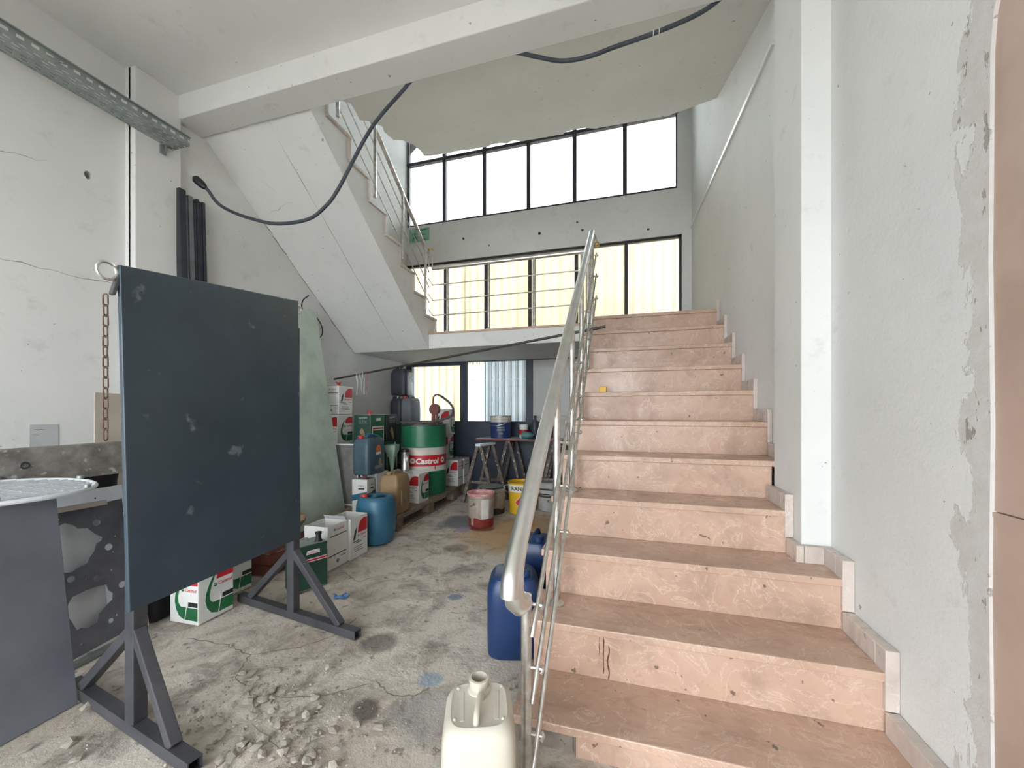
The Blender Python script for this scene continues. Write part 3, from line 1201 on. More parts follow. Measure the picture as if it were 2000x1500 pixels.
bm = B()
tube(bm, [(UX, 4.06, ruz(4.06)), (UX, 2.4, ruz(2.4))], 0.02, 12)
wpart(r3, 'top_rail', bm, M_STEELD, smooth=True)
for y, j in UP:
    bm = B()
    tube(bm, [(UX + 0.012, y, uz(j) - 0.14), (UX + 0.012, y, ruz(y))], 0.014, 10)
    wpart(r3, 'post', bm, M_STEELD, smooth=True)
for off in (0.18, 0.36, 0.54):
    bm = B()
    tube(bm, [(UX + 0.005, 4.1, ruz(4.1) - off), (UX + 0.005, 2.4, ruz(2.4) - off)], 0.0055, 8)
    wpart(r3, 'rod', bm, M_STEELD, smooth=True)
for dx in (0.0, 0.045):
    bm = B()
    tube(bm, [(UX + dx, 4.10, 2.83), (UX + dx, 4.10, 3.02)], 0.009, 8)
    upr = wpart(r3, 'upright', bm, M_STEELD, smooth=True)
    bm = B()
    lathe(bm, [(0.013, 3.015), (0.013, 3.035), (0.0, 3.045)], 10, (UX + dx, 4.10, 0))
    wpart(r3, 'brass_cap', bm, M_BRASS, smooth=True).parent = upr

# ------------------------------------------------------------------ notice board on a steel stand
bs = thing('board_stand', 'dark slate metal board on a two-legged steel stand', 'board', (-1.71, 1.32, 0.0))
F0, F1 = Vector((-1.665, 0.955, 0)), Vector((-1.755, 1.725, 0))


def bmix(t, z):
    p = F0.lerp(F1, t)
    return Vector((p.x, p.y, z))


bm = B()
nrm = Vector((F1.y - F0.y, -(F1.x - F0.x), 0)).normalized()
q = [bmix(-0.065, 0.452), bmix(1.01, 0.44), bmix(0.985, 1.742), bmix(-0.10, 1.628)]
fr = [bm.verts.new(p + nrm * 0.04) for p in q]
bk = [bm.verts.new(p + nrm * 0.024) for p in q]
bm.faces.new(fr)
bm.faces.new(bk[::-1])
for i in range(4):
    j = (i + 1) % 4
    bm.faces.new((fr[j], fr[i], bk[i], bk[j]))
wpart(bs, 'panel', bm, M_BOARD, bevel=0.003)
fd = Vector((0.985, -0.15, 0)).normalized()
for t, a_, b_ in ((0.0, -0.51, 0.37), (1.0, -0.47, 0.48)):
    c = bmix(t, 0.0225)
    bm = B()
    sd = Vector((-fd.y, fd.x, 0))
    up_ = Vector((0, 0, 1))
    for off, ww, hh in ((up_ * 0.0195, 0.042, 0.003), (up_ * -0.0195, 0.042, 0.003), (sd * 0.0195, 0.003, 0.036), (sd * -0.0195, 0.003, 0.036)):
        bar(bm, c + fd * a_ + off, c + fd * b_ + off, ww, hh)
    wpart(bs, 'foot', bm, M_DKMETAL)
    bm = B()
    bar(bm, c + Vector((0, 0, 0.02)), Vector((c.x, c.y, 1.60)), 0.045, 0.045)
    wpart(bs, 'post', bm, M_DKMETAL, bevel=0.003)
    for s_, r_ in ((1, b_ - 0.12), (-1, -a_ - 0.10)):
        bm = B()
        bar(bm, c + fd * (s_ * r_) + Vector((0, 0, 0.02)), c + Vector((0, 0, 0.345)) + fd * (s_ * 0.01), 0.036, 0.036)
        wpart(bs, 'brace', bm, M_DKMETAL, bevel=0.003)
for t, z, dz in ((-0.135, 1.60, 0.0), (1.015, 1.70, 0.0)):
    c = bmix(t, z) + nrm * 0.025
    bm = B()
    R_ = 0.028 if t < 0 else 0.020
    d = (F1 - F0).normalized()
    tube(bm, [c + d * (R_ * cos(2 * pi * k / 20)) + Vector((0, 0, R_ * sin(2 * pi * k / 20))) for k in range(20)], 0.005, 8, closed=True)
    wpart(bs, 'ring', bm, M_STEELD, smooth=True)
bm = B()
c = bmix(-0.09, 1.60) + nrm * 0.025
bar(bm, c, c + Vector((0.0, -0.02, -0.075)), 0.02, 0.012)
wpart(bs, 'shackle', bm, M_DKMETAL, bevel=0.003)
bm = B()
c = bmix(0.66, 1.69)
tube(bm, smooth_path([c + Vector((-0.1, 0, -0.04)), c + Vector((-0.1, 0, 0.03)), c + Vector((-0.1, 0.02, 0.05)), c + Vector((-0.1, 0.05, 0.045))], 4), 0.005, 8)
wpart(bs, 'hook', bm, M_RUST, smooth=True)

# chain hanging from the shackle
ch = thing('chain', 'rusty steel chain hanging from the corner of the dark board', 'chain', (-1.662, 0.868, 1.52))


def chain_link(L, w, r, turn):
    bm = B()
    pts = []
    for k in range(16):
        a = 2 * pi * k / 16
        x, z = cos(a) * w, sin(a) * w
        z += (L / 2 - w) * (1 if z > 0 else -1)
        pts.append((x * (0 if turn else 1), x * (1 if turn else 0), z))
    tube(bm, pts, r, 6, closed=True)
    return bm


protos = [obj('link', chain_link(0.040, 0.0075, 0.0022, t), M_RUST, ch, smooth=True) for t in (0, 1)]
z = -0.01
for k in range(14):
    if k < 2:
        o = protos[k]
    else:
        o = protos[k % 2].copy()
        COL.objects.link(o)
        o.parent = ch
    o.location = (0.001 * sin(k), 0.0, z)
    o.rotation_euler = (0, 0, 0.4)
    z -= 0.0345

# ------------------------------------------------------------------ cable tray, cable, plug
ct = thing('cable_tray', 'galvanised perforated cable tray on the left wall below the ceiling', 'cable tray', (-3.12, 1.0, 3.05))


def perforated(x0, x1, y0, y1, nx, pitch, fn):
    """Plate of strips with rows of real slots."""
    bm = B()
    w = (x1 - x0) / nx
    cuts = []
    y = y0
    while y < y1:
        cuts.append(y)
        y += pitch
    for c in range(nx):
        xa, xb = x0 + c * w, x0 + (c + 1) * w
        m0, m1 = xa + 0.36 * w, xa + 0.64 * w
        for y in cuts:
            ya, yb = y, min(y + pitch, y1)
            off = 0.25 * pitch if c % 2 else 0.0
            sa, sb = ya + 0.1 * pitch + off, ya + 0.62 * pitch + off
            sb = min(sb, yb)
            for q in ((xa, m0, ya, yb), (m1, xb, ya, yb), (m0, m1, ya, sa), (m0, m1, sb, yb)):
                if q[3] - q[2] < 1e-4:
                    continue
                bm.faces.new([bm.verts.new(fn(*p)) for p in ((q[0], q[2]), (q[1], q[2]), (q[1], q[3]), (q[0], q[3]))])
    return bm


TZ = 3.06
bm = perforated(-3.20, -3.03, -0.6, 2.06, 6, 0.055, lambda x, y: (x, y, TZ))
wpart(ct, 'tray_bottom', bm, M_GALV)
bm = perforated(TZ, TZ + 0.06, -0.6, 2.06, 1, 0.055, lambda z, y: (-3.03, y, z))
wpart(ct, 'tray_side', bm, M_GALV)
bm = perforated(TZ, TZ + 0.06, -0.6, 1.82, 1, 0.055, lambda z, y: (-3.20, y, z))
wpart(ct, 'tray_side', bm, M_GALV)
bm = B()
box(bm, -3.035, -3.018, -0.6, 2.06, TZ + 0.055, TZ + 0.062)
wpart(ct, 'tray_lip', bm, M_GALV)
for y in (1.99, 0.6):
    bm = B()
    box(bm, -3.29 if y < 1.8 else -3.2, -3.02, y - 0.015, y + 0.015, TZ - 0.012, TZ - 0.002)
    box(bm, -3.198, -3.185, y - 0.02, y + 0.02, TZ - 0.07, TZ - 0.012)
    bar(bm, (-3.16, y, TZ - 0.06), (-3.16, y, TZ - 0.01), 0.01, 0.01)
    wpart(ct, 'bracket', bm, M_GALV)

cb = thing('power_cable', 'thick dark power cable looping down from the beam with a plug', 'cable', (-1.45, 2.29, 3.30))
pts = [(0.55, 2.33, 3.40), (0.40, 2.32, 3.31), (0.16, 2.315, 3.258), (-0.06, 2.315, 3.235), (-0.20, 2.315, 3.218), (-0.36, 2.315, 3.232), (-0.52, 2.317, 3.30), (-0.70, 2.32, 3.375), (-1.0, 2.32, 3.385), (-1.32, 2.318, 3.375), (-1.45, 2.315, 3.29), (-1.66, 2.27, 3.05), (-1.90, 2.25, 2.68), (-2.02, 2.25, 2.565), (-2.17, 2.25, 2.50), (-2.44, 2.245, 2.505), (-2.68, 2.24, 2.575), (-2.86, 2.235, 2.65), (-2.99, 2.23, 2.73), (-3.07, 2.22, 2.83), (-3.095, 2.215, 2.855)]
bm = B()
tube(bm, smooth_path(pts, 6), 0.012, 10)
wpart(cb, 'cord', bm, M_CABLE, smooth=True)
bm = B()
d = Vector((-0.62, -0.25, 0.62)).normalized()
p = Vector((-3.085, 2.212, 2.848))
tube(bm, [p + d * t for t in (0, 0.015, 0.04, 0.075, 0.095, 0.11)], [0.013, 0.021, 0.028, 0.030, 0.029, 0.018], 14)
wpart(cb, 'plug', bm, M_BLACK, smooth=True)
bm = B()
for s_ in (-1, 1):
    e = p + d * 0.108 + Vector((0, 0.009 * s_, 0))
    tube(bm, [e, e + d * 0.018], 0.0025, 6)
wpart(cb, 'plug_pin', bm, M_STEELD, smooth=True)
for x_, z_ in ((0.155, 3.258), (0.185, 3.262)):
    bm = B()
    tube(bm, [(x_ + 0.012 * 0, 2.315 + 0.015 * cos(2 * pi * k / 12), z_ + 0.015 * sin(2 * pi * k / 12)) for k in range(12)], 0.0025, 6, closed=True)
    wpart(cb, 'cable_tie', bm, M_INKW, smooth=True)

# bundle of dark bars leaning on the left wall
bars = [(2.085, 2.13, 2.80, 0.05, M_PROFILE, 'wide dark metal profile standing against the left wall'),
        (2.135, 2.148, 2.76, 0.03, M_PROFL, 'thin pale grey metal strip between the dark profiles'),
        (2.152, 2.185, 2.78, 0.04, M_PROFL, 'grey metal profile with a pale film at its top end'),
        (2.188, 2.205, 2.74, 0.045, M_PROFILE, None), (2.208, 2.225, 2.78, 0.05, M_PROFILE, None),
        (2.228, 2.245, 2.77, 0.045, M_PROFILE, None), (2.248, 2.27, 2.775, 0.055, M_PROFILE, None)]
SLIM = iter(('slim dark metal profile touching the grey one in the wall bundle', 'slim dark metal profile second after the grey one in the wall bundle', 'slim dark metal profile third after the grey one in the wall bundle', 'outermost dark metal profile of the wall bundle, near the stair underside'))
for ya, yb, zt, dp, mt, lb in bars:
    bm = B()
    yy = 0.5 * (ya + yb)
    bar(bm, (-3.10, yy, 0.0), (-3.20 + 0.0, yy, zt), yb - ya, dp, up=(1, 0, 0))
    o = obj('metal_profile', bm, mt, bevel=0.002, at=(-3.1, yy, 0))
    tag(o, lb or next(SLIM), 'metal bar', 'metal profiles leaning on the left wall')

# ------------------------------------------------------------------ sheets and plates on the left
t = thing('grey_metal_panel', 'tall plain grey metal panel leaning beside the board stand', 'panel', (-2.03, 0.6, 0.0))
bm = B()
q = [(-2.02, 0.30, 0.0), (-2.045, 0.985, 0.0), (-2.20, 0.995, 0.79), (-2.16, 0.30, 0.80)]
fr = [bm.verts.new(p) for p in q]
bk = [bm.verts.new((p[0] - 0.018, p[1], p[2])) for p in q]
bm.faces.new(fr)
bm.faces.new(bk[::-1])
for i in range(4):
    j = (i + 1) % 4
    bm.faces.new((fr[j], fr[i], bk[i], bk[j]))
wpart(t, 'sheet', bm, M_GREYPANEL, bevel=0.002)
bm = B()
bar(bm, (-2.167, 0.30, 0.805), (-2.207, 0.995, 0.795), 0.03, 0.012)
wpart(t, 'folded_edge', bm, M_LIGHTPLATE)

# white round grate lying on top
gr = thing('round_grate', 'white oval grate lying on the edge of the grey panel', 'grate', (-2.37, 0.90, 0.822), rot=(radians(-1), radians(3), 0.1))
bm = B()
tube(bm, [(0.255 * cos(2 * pi * k / 48), 0.275 * sin(2 * pi * k / 48), 0) for k in range(48)], 0.009, 8, closed=True)
obj('rim', bm, M_LIGHTPLATE, gr, smooth=True)
bm = B()
lathe(bm, [(0.245, -0.010), (0.245, -0.004)], 40, (0, 0, 0))
obj('backing', bm, M_WHITEG, gr)
for k in range(15):
    x = -0.23 + 0.46 * k / 14
    hlen = math.sqrt(0.25 ** 2 - x * x) * 1.05
    bm = B()
    bar(bm, (x, -hlen, 0.0), (x, hlen, 0.0), 0.007, 0.010)
    obj('grate_bar', bm, M_LIGHTPLATE, gr)
    if k % 2 == 0:
        bm = B()
        bar(bm, (-hlen * 0.98, x, 0.0), (hlen * 0.98, x, 0.0), 0.006, 0.006)
        obj('grate_bar', bm, M_WHITEG, gr)
for k in range(6):
    a = 0.6 + k * 1.05
    bm = B()
    lathe(bm, [(0.012, 0.01), (0.012, 0.022), (0.0, 0.024)], 10, (0.255 * cos(a), 0.275 * sin(a), 0))
    obj('stud', bm, M_TINTOP, gr, smooth=True)

# dark steel plate with burnt cut-outs, leaning; u along Y, v up
hp = thing('cut_out_plate', 'dark steel plate full of round and ragged cut-outs', 'steel plate', (-2.385, 1.10, 0.015))
random.seed(21)


def rag(cx, cy, pts):
    return [(cx + x, cy + y) for x, y in pts]


hole1 = rag(0.0, 0.0, [(0.02, 0.60), (0.055, 0.615), (0.085, 0.595), (0.10, 0.575), (0.13, 0.57), (0.155, 0.535), (0.18, 0.51), (0.175, 0.495), (0.155, 0.485), (0.145, 0.455), (0.125, 0.43), (0.115, 0.405), (0.09, 0.40), (0.06, 0.385), (0.025, 0.395)])
hole2 = rag(0.0, 0.0, [(0.05, 0.275), (0.10, 0.285), (0.15, 0.285), (0.175, 0.28), (0.18, 0.25), (0.195, 0.23), (0.19, 0.20), (0.165, 0.185), (0.135, 0.16), (0.125, 0.125), (0.095, 0.11), (0.07, 0.125), (0.055, 0.12), (0.04, 0.17), (0.025, 0.21), (0.035, 0.25)])
rounds = [circle(0.165, 0.585, 0.016), circle(0.20, 0.455, 0.016), circle(0.055, 0.355, 0.015), circle(0.145, 0.325, 0.016), circle(0.235, 0.255, 0.016), circle(0.165, 0.615, 0.005, 8), circle(0.035, 0.635, 0.005, 8), circle(0.215, 0.425, 0.004, 8), circle(0.10, 0.355, 0.005, 8), circle(0.105, 0.335, 0.005, 8), circle(0.148, 0.348, 0.004, 8), circle(0.20, 0.34, 0.004, 8), circle(0.26, 0.215, 0.005, 8), circle(0.065, 0.055, 0.007, 10), circle(0.20, 0.12, 0.005, 8), circle(0.175, 0.105, 0.012), circle(0.23, 0.5, 0.004, 8), circle(0.24, 0.13, 0.004, 8)]
# local frame: local x -> world +Y, local y -> up along the leaning plate, local z -> +X
lean = math.atan2(0.12, 0.66)
Rm = Matrix(((0, -sin(lean), cos(lean)), (1, 0, 0), (0, cos(lean), sin(lean)))).to_euler()
pl = holed_plate('plate', [(0.0, 0.0), (0.255, 0.03), (0.275, 0.68), (0.0, 0.67)], [hole1, hole2] + rounds, 0.006, M_HOLED, hp)
pl.rotation_euler = Rm
pl.location = (0, 0.0, 0.0)
bm = B()
box(bm, -0.005, 0.20, 0.665, 0.69, -0.004, 0.03)
e = obj('bent_flange', bm, M_BEIGE, hp)
e.rotation_euler = Rm
for k, (off, wid, hh, mt, lb) in enumerate(((-0.03, 0.18, 0.62, M_WHITEG, 'pale grey steel plate right behind the cut-out plate'), (-0.12, 0.335, 0.735, M_LIGHTPLATE, 'white steel plate with three drilled holes at the back of the leaning stack'))):
    pp = holed_plate('steel_plate', [(0.0, 0.0), (wid, 0.02), (wid + 0.01, hh), (0.0, hh - 0.005)], [circle(0.23, hh - 0.05, 0.005, 8), circle(0.20, hh - 0.09, 0.005, 8), circle(0.25, hh - 0.08, 0.005, 8)] if k else [], 0.006, mt)
    pp.rotation_euler = Rm
    pp.location = (-2.385 + off, 1.10, 0.015)
    tag(pp, lb, 'steel plate')
for k, (yo, hh) in enumerate(((0.295, 0.68), (0.325, 0.66))):
    bm = B()
    bar(bm, (-2.40 - 0.02 * k, 1.10 + yo, 0.01), (-2.525 - 0.02 * k, 1.10 + yo + 0.005, hh), 0.008, 0.05, up=(1, 0, 0))
    o = obj('edge_strip', bm, M_LIGHTPLATE, at=(-2.40 - 0.02 * k, 1.10 + yo, 0.01))
    tag(o, 'narrow bright steel strip leaning ' + ('right beside the cut-out plate' if k == 0 else 'between another strip and the board edge'), 'steel strip', 'bright steel strips')
bm = B()
bar(bm, (-2.34, 1.09, 0.012), (-2.39, 1.40, 0.012), 0.035, 0.020)
o = obj('angle_bar', bm, M_GALV, bevel=0.002, at=(-2.36, 1.25, 0.0))
tag(o, 'pale steel angle bar on the floor below the cut-out plate', 'steel bar')

# mottled steel box section resting on the plates
bm = B()
q0, q1 = Vector((-2.66, 1.00, 0.885)), Vector((-2.60, 1.43, 0.893))
bar(bm, q0, q1, 0.085, 0.165)
o = obj('steel_box_section', bm, M_MOTTLED, bevel=0.004, at=(-2.63, 1.2, 0.80))
tag(o, 'mottled dark grey steel box section with a bolt hole', 'steel block')
bm = B()
tube(bm, [(-2.605, 1.075 + 0.013 * cos(2 * pi * k / 16), 0.893 + 0.013 * sin(2 * pi * k / 16)) for k in range(16)], 0.004, 6, closed=True)
h = wpart(o, 'bolt_hole', bm, M_DKMETAL, smooth=True)
# crate below that carries it
cr = thing('plastic_crate', 'dark crate standing behind the leaning steel plates', 'crate', (-2.80, 1.18, 0.0))
bm = B()
loft(bm, [(0.0, 0.14, 0.26, 8), (0.76, 0.155, 0.275, 8), (0.80, 0.16, 0.28, 8)], 32)
obj('crate_body', bm, M_BLACK, cr, smooth=True)
for k in range(4):
    bm = B()
    box(bm, 0.155, 0.165, -0.27, 0.27, 0.1 + 0.17 * k, 0.13 + 0.17 * k)
    obj('rib', bm, M_BLACK, cr)

bm = B()
q = [(-2.98, 1.50, 0.0), (-2.96, 1.95, 0.0), (-3.15, 1.92, 1.245), (-3.16, 1.60, 1.255)]
fr = [bm.verts.new(p) for p in q]
bk = [bm.verts.new((p[0] - 0.012, p[1], p[2])) for p in q]
bm.faces.new(fr)
bm.faces.new(bk[::-1])
for i in range(4):
    j = (i + 1) % 4
    bm.faces.new((fr[j], fr[i], bk[i], bk[j]))
o = obj('beige_board', bm, M_BEIGE, at=(-3.0, 1.7, 0.0))
tag(o, 'beige board with a slanted side leaning on the left wall', 'board')
pn = thing('paper_note', 'grey handwritten note stuck on the left wall', 'note', (-3.299, 1.44, 0.93))
bm = B()
box(bm, 0.0, 0.002, -0.06, 0.06, 0.0, 0.13)
obj('sheet', bm, M_WHITEG, pn)
bm = B()
ribbon(bm, [(0.0012, -0.045 + 0.01 * k, 0.098 + 0.004 * (k % 2)) for k in range(6)], 0.0012, (1, 0, 0))
ribbon(bm, [(0.0012, -0.05 + 0.01 * k, 0.07 + 0.002 * (k % 2)) for k in range(4)], 0.001, (1, 0, 0))
obj('handwriting', bm, M_INK, pn)

# ------------------------------------------------------------------ green glass sheet and wire
bm = B()
q = [(-2.77, 2.62, 0.0), (-2.77, 3.40, 0.0), (-3.155, 3.395, 2.10), (-3.13, 3.37, 2.185), (-3.155, 2.62, 2.13)]
fr = [bm.verts.new(p) for p in q]
bk = [bm.verts.new((p[0] - 0.009, p[1], p[2])) for p in q]
bm.faces.new(fr)
bm.faces.new(bk[::-1])
for i in range(5):
    j = (i + 1) % 5
    bm.faces.new((fr[j], fr[i], bk[i], bk[j]))
o = obj('glass_sheet', bm, M_GGLASS, at=(-2.77, 3.0, 0.0))
tag(o, 'tall pale green glass sheet leaning on the left wall behind the board', 'glass sheet')
for z_ in (0.22, 0.32):
    bm = B()
    bmesh.ops.create_icosphere(bm, subdivisions=1, radius=0.006, matrix=Matrix.Translation((-2.77 - 0.385 * z_ / 2.15 + 0.004, 3.39, z_)))
    wpart(o, 'edge_clip', bm, M_STEELD, smooth=True)
bm = B()
tube(bm, smooth_path([(-3.16, 3.30, 2.34), (-3.17, 3.24, 2.28), (-3.17, 3.22, 2.20), (-3.19, 3.30, 2.16), (-3.20, 3.42, 2.17), (-3.20, 3.52, 2.08), (-3.20, 3.53, 1.98), (-3.21, 3.45, 1.90)], 6), 0.006, 8)
o = obj('black_wire', bm, M_BLACK, smooth=True, at=(-3.19, 3.4, 1.9))
tag(o, 'thin black wire curling behind the top of the green glass', 'wire')

# framed grey panel behind the glass edge
fp = thing('framed_panel', 'grey panel with a thin white frame standing among the tins', 'panel', (-2.80, 3.475, 0.0))
bm = B()
box(bm, -0.33, 0.105, -0.004, 0.004, 0.145, 0.785)
obj('felt', bm, M_CORK, fp)
for x0, x1, z0, z1 in ((-0.335, -0.323, 0.141, 0.79), (0.10, 0.116, 0.141, 0.79), (-0.335, 0.116, 0.778, 0.79), (-0.335, 0.116, 0.141, 0.153)):
    bm = B()
    box(bm, x0, x1, -0.012, 0.008, z0, z1)
    obj('frame_bar', bm, M_FRAMEW, fp)
bm = B()
box(bm, 0.092, 0.10, -0.008, 0.006, 0.153, 0.778)
obj('gasket', bm, M_BLACK, fp)

# ------------------------------------------------------------------ oil tins and cartons


def face_fn(face, sx, sy, sz):
    if face == 'x':
        return lambda u, v, d: (sx / 2 + d, -sy / 2 + u * sy, v * sz)
    return lambda u, v, d: (-sx / 2 + u * sx, -sy / 2 - d, v * sz)


def put_text(root, txt, face, size3, u, v, h, mat, name='lettering', shear=0.18, bold=0.0, lift=0.0012, maxw=None):
    """Lettering on a tin face; u, v = lower left corner (fractions), h = letter height in metres."""
    sx, sy, sz = size3
    bm, w = text_bm(txt, h * 1.4, shear, bold, 0.0004)
    k = 1.0
    full = sy if face == 'x' else sx
    if maxw:
        k = maxw * full / w
    for vv in bm.verts:
        x, y, z = vv.co.x * k, vv.co.y * min(k, 1.0) if k < 1 else vv.co.y, vv.co.z
        if face == 'x':
            vv.co = (sx / 2 + lift + z, -sy / 2 + u * sy + x, v * sz + y)
        else:
            vv.co = (-sx / 2 + u * sx + x, -sy / 2 - lift - z, v * sz + y)
    return obj(name, bm, mat, root)


def decal(root, name, poly, fn, mat, d=0.0012):
    bm = B()
    prism(bm, poly, fn, d)
    return obj(name, bm, mat, root)


def logo(root, fn, u, v, r, asp):
    ld = decal(root, 'logo_disc', [(u + r * cos(2 * pi * k / 14), v + r * asp * sin(2 * pi * k / 14)) for k in range(14)], fn, M_GREEN, 0.0014)
    decal(ld, 'logo_stripe', [(u - r * 0.8, v - r * asp * 0.05), (u + r * 0.5, v - r * asp * 0.05), (u + r * 0.9, v + r * asp * 0.3), (u - r * 0.5, v + r * asp * 0.3)], fn, M_INKW, 0.002)


def dome(u0, u1, v0, v1, lean=0.06):
    return [(u0, v0), (u0 + lean * 0.6, v0 + (v1 - v0) * 0.45), (u0 + lean + 0.06, v0 + (v1 - v0) * 0.75), (u0 + (u1 - u0) * 0.45, v0 + (v1 - v0) * 0.95), (u0 + (u1 - u0) * 0.7, v1), (u1, v1 - 0.01), (u1, v0)]


def graphics(root, face, size3, style):
    sx, sy, sz = size3
    fn = face_fn(face, sx, sy, sz)
    asp = (sy if face == 'x' else sx) / sz
    if style == 'dome':          # red dome, green leaf, small print
        decal(root, 'red_dome', dome(0.42, 0.97, 0.60, 0.93), fn, M_RED)
        decal(root, 'green_leaf', [(0.14, 0.45), (0.20, 0.60), (0.27, 0.69), (0.36, 0.76), (0.34, 0.66), (0.30, 0.56), (0.26, 0.47)], fn, M_DGREEN)
        logo(root, fn, 0.46, 0.53, 0.04, asp)
        put_text(root, 'Castrol', face, size3, 0.53, 0.505, 0.02, M_RED, maxw=0.38)
        for k, (a, b, v) in enumerate(((0.12, 0.5, 0.40), (0.30, 0.62, 0.36), (0.2, 0.7, 0.26), (0.2, 0.66, 0.21), (0.24, 0.74, 0.16), (0.76, 0.9, 0.42))):
            decal(root, 'print_line', [(a, v), (b, v), (b, v + 0.018), (a, v + 0.018)], fn, M_INK if k < 2 else M_INKG)
    elif style == 'swoosh':      # big green sweep with black bar
        decal(root, 'red_dome', dome(0.50, 0.98, 0.70, 0.93, 0.03), fn, M_RED)
        sw = [(0.42, 0.80), (0.30, 0.66), (0.21, 0.50), (0.19, 0.38), (0.24, 0.24), (0.35, 0.13), (0.52, 0.08), (0.98, 0.08), (0.98, 0.30), (0.62, 0.30), (0.40, 0.30), (0.32, 0.36), (0.30, 0.46), (0.35, 0.60), (0.45, 0.78)]
        decal(root, 'green_sweep', sw, fn, M_GREEN)
        decal(root, 'white_slash', [(0.54, 0.075), (0.56, 0.075), (0.64, 0.40), (0.62, 0.40)], fn, M_INKW, 0.002)
        decal(root, 'black_bar', [(0.66, 0.32), (0.98, 0.32), (0.98, 0.40), (0.67, 0.40)], fn, M_INK)
        logo(root, fn, 0.47, 0.605, 0.05, asp)
        put_text(root, 'Castrol', face, size3, 0.55, 0.58, 0.024, M_RED, maxw=0.40)
    elif style == 'lines':       # mostly blank, two rules
        for v in (0.30, 0.74):
            decal(root, 'black_rule', [(0.12 if v > 0.5 else 0.02, v), (0.96, v), (0.96, v + 0.022), (0.12 if v > 0.5 else 0.02, v + 0.022)], fn, M_DGREEN if v > 0.5 else M_INK)
        put_text(root, 'Castrol', face, size3, 0.42, 0.86, 0.018, M_RED, maxw=0.40)
        logo(root, fn, 0.36, 0.885, 0.04, asp)
        decal(root, 'stamp', [(0.50 + 0.07 * cos(k), 0.15 + 0.07 * asp * sin(k)) for k in [2 * pi * q / 12 for q in range(12)]], fn, M_INKG)
        decal(root, 'print_line', [(0.66, 0.22), (0.92, 0.22), (0.92, 0.245), (0.66, 0.245)], fn, M_INKG)
    elif style == 'green_frame':  # bright green panel in a white frame
        decal(root, 'green_field', [(0.03, 0.03), (0.97, 0.03), (0.97, 0.97), (0.03, 0.97)], fn, M_GREEN, 0.0006)
        decal(root, 'white_frame', [(0.10, 0.0), (0.93, 0.0), (0.93, 0.60), (0.10, 0.60)], fn, M_INKW, 0.0012)
        decal(root, 'green_panel', [(0.15, 0.0), (0.88, 0.0), (0.88, 0.46), (0.15, 0.46)], fn, M_GREEN, 0.0018)
        decal(root, 'red_bar', [(0.15, 0.50), (0.88, 0.50), (0.88, 0.55), (0.15, 0.55)], fn, M_RED, 0.0018)
        decal(root, 'logo_plate', [(0.40, 0.78), (0.72, 0.80), (0.70, 0.90), (0.38, 0.88)], fn, M_INKW)
    elif style == 'gtx':          # dark tin with an amber picture
        decal(root, 'oil_picture', [(0.45, 0.30), (0.62, 0.06), (0.72, 0.10), (0.66, 0.34), (0.58, 0.50), (0.46, 0.54), (0.36, 0.40)], fn, M_TAN)
        put_text(root, 'GTX', face, size3, 0.30, 0.70, 0.035, M_INKG, maxw=0.5, shear=0.0)
        decal(root, 'logo_plate', [(0.30, 0.86), (0.80, 0.88), (0.80, 0.94), (0.30, 0.92)], fn, M_INKG)
    elif style == 'can':          # dark green can with a plate and a red rule
        decal(root, 'logo_plate', [(0.34, 0.80), (0.38, 0.885), (0.74, 0.885), (0.76, 0.80)], fn, M_INKW)
        put_text(root, 'Castrol', face, size3, 0.40, 0.815, 0.014, M_RED, maxw=0.30)
        decal(root, 'white_rule', [(0.0, 0.63), (1.0, 0.63), (1.0, 0.70), (0.0, 0.70)], fn, M_INKW)
        decal(root, 'red_rule', [(0.0, 0.645), (1.0, 0.645), (1.0, 0.685), (0.0, 0.685)], fn, M_RED, 0.002)
        decal(root, 'frame_rule', [(0.03, 0.02), (0.97, 0.02), (0.97, 0.035), (0.03, 0.035)], fn, M_INKG)
    elif style == 'blue':         # white tin with a blue band
        decal(root, 'blue_band', [(0.0, 0.34), (1.0, 0.46), (1.0, 0.64), (0.0, 0.52)], fn, M_BARREL)
        put_text(root, 'Castrol', face, size3, 0.42, 0.80, 0.012, M_INK, maxw=0.38)
        decal(root, 'print_line', [(0.42, 0.70), (0.82, 0.70), (0.82, 0.74), (0.42, 0.74)], fn, M_INK)
        decal(root, 'drop_mark', [(0.85 + 0.09 * cos(k), 0.40 + 0.12 * sin(k)) for k in [2 * pi * q / 10 for q in range(10)]], fn, M_INKW, 0.002)


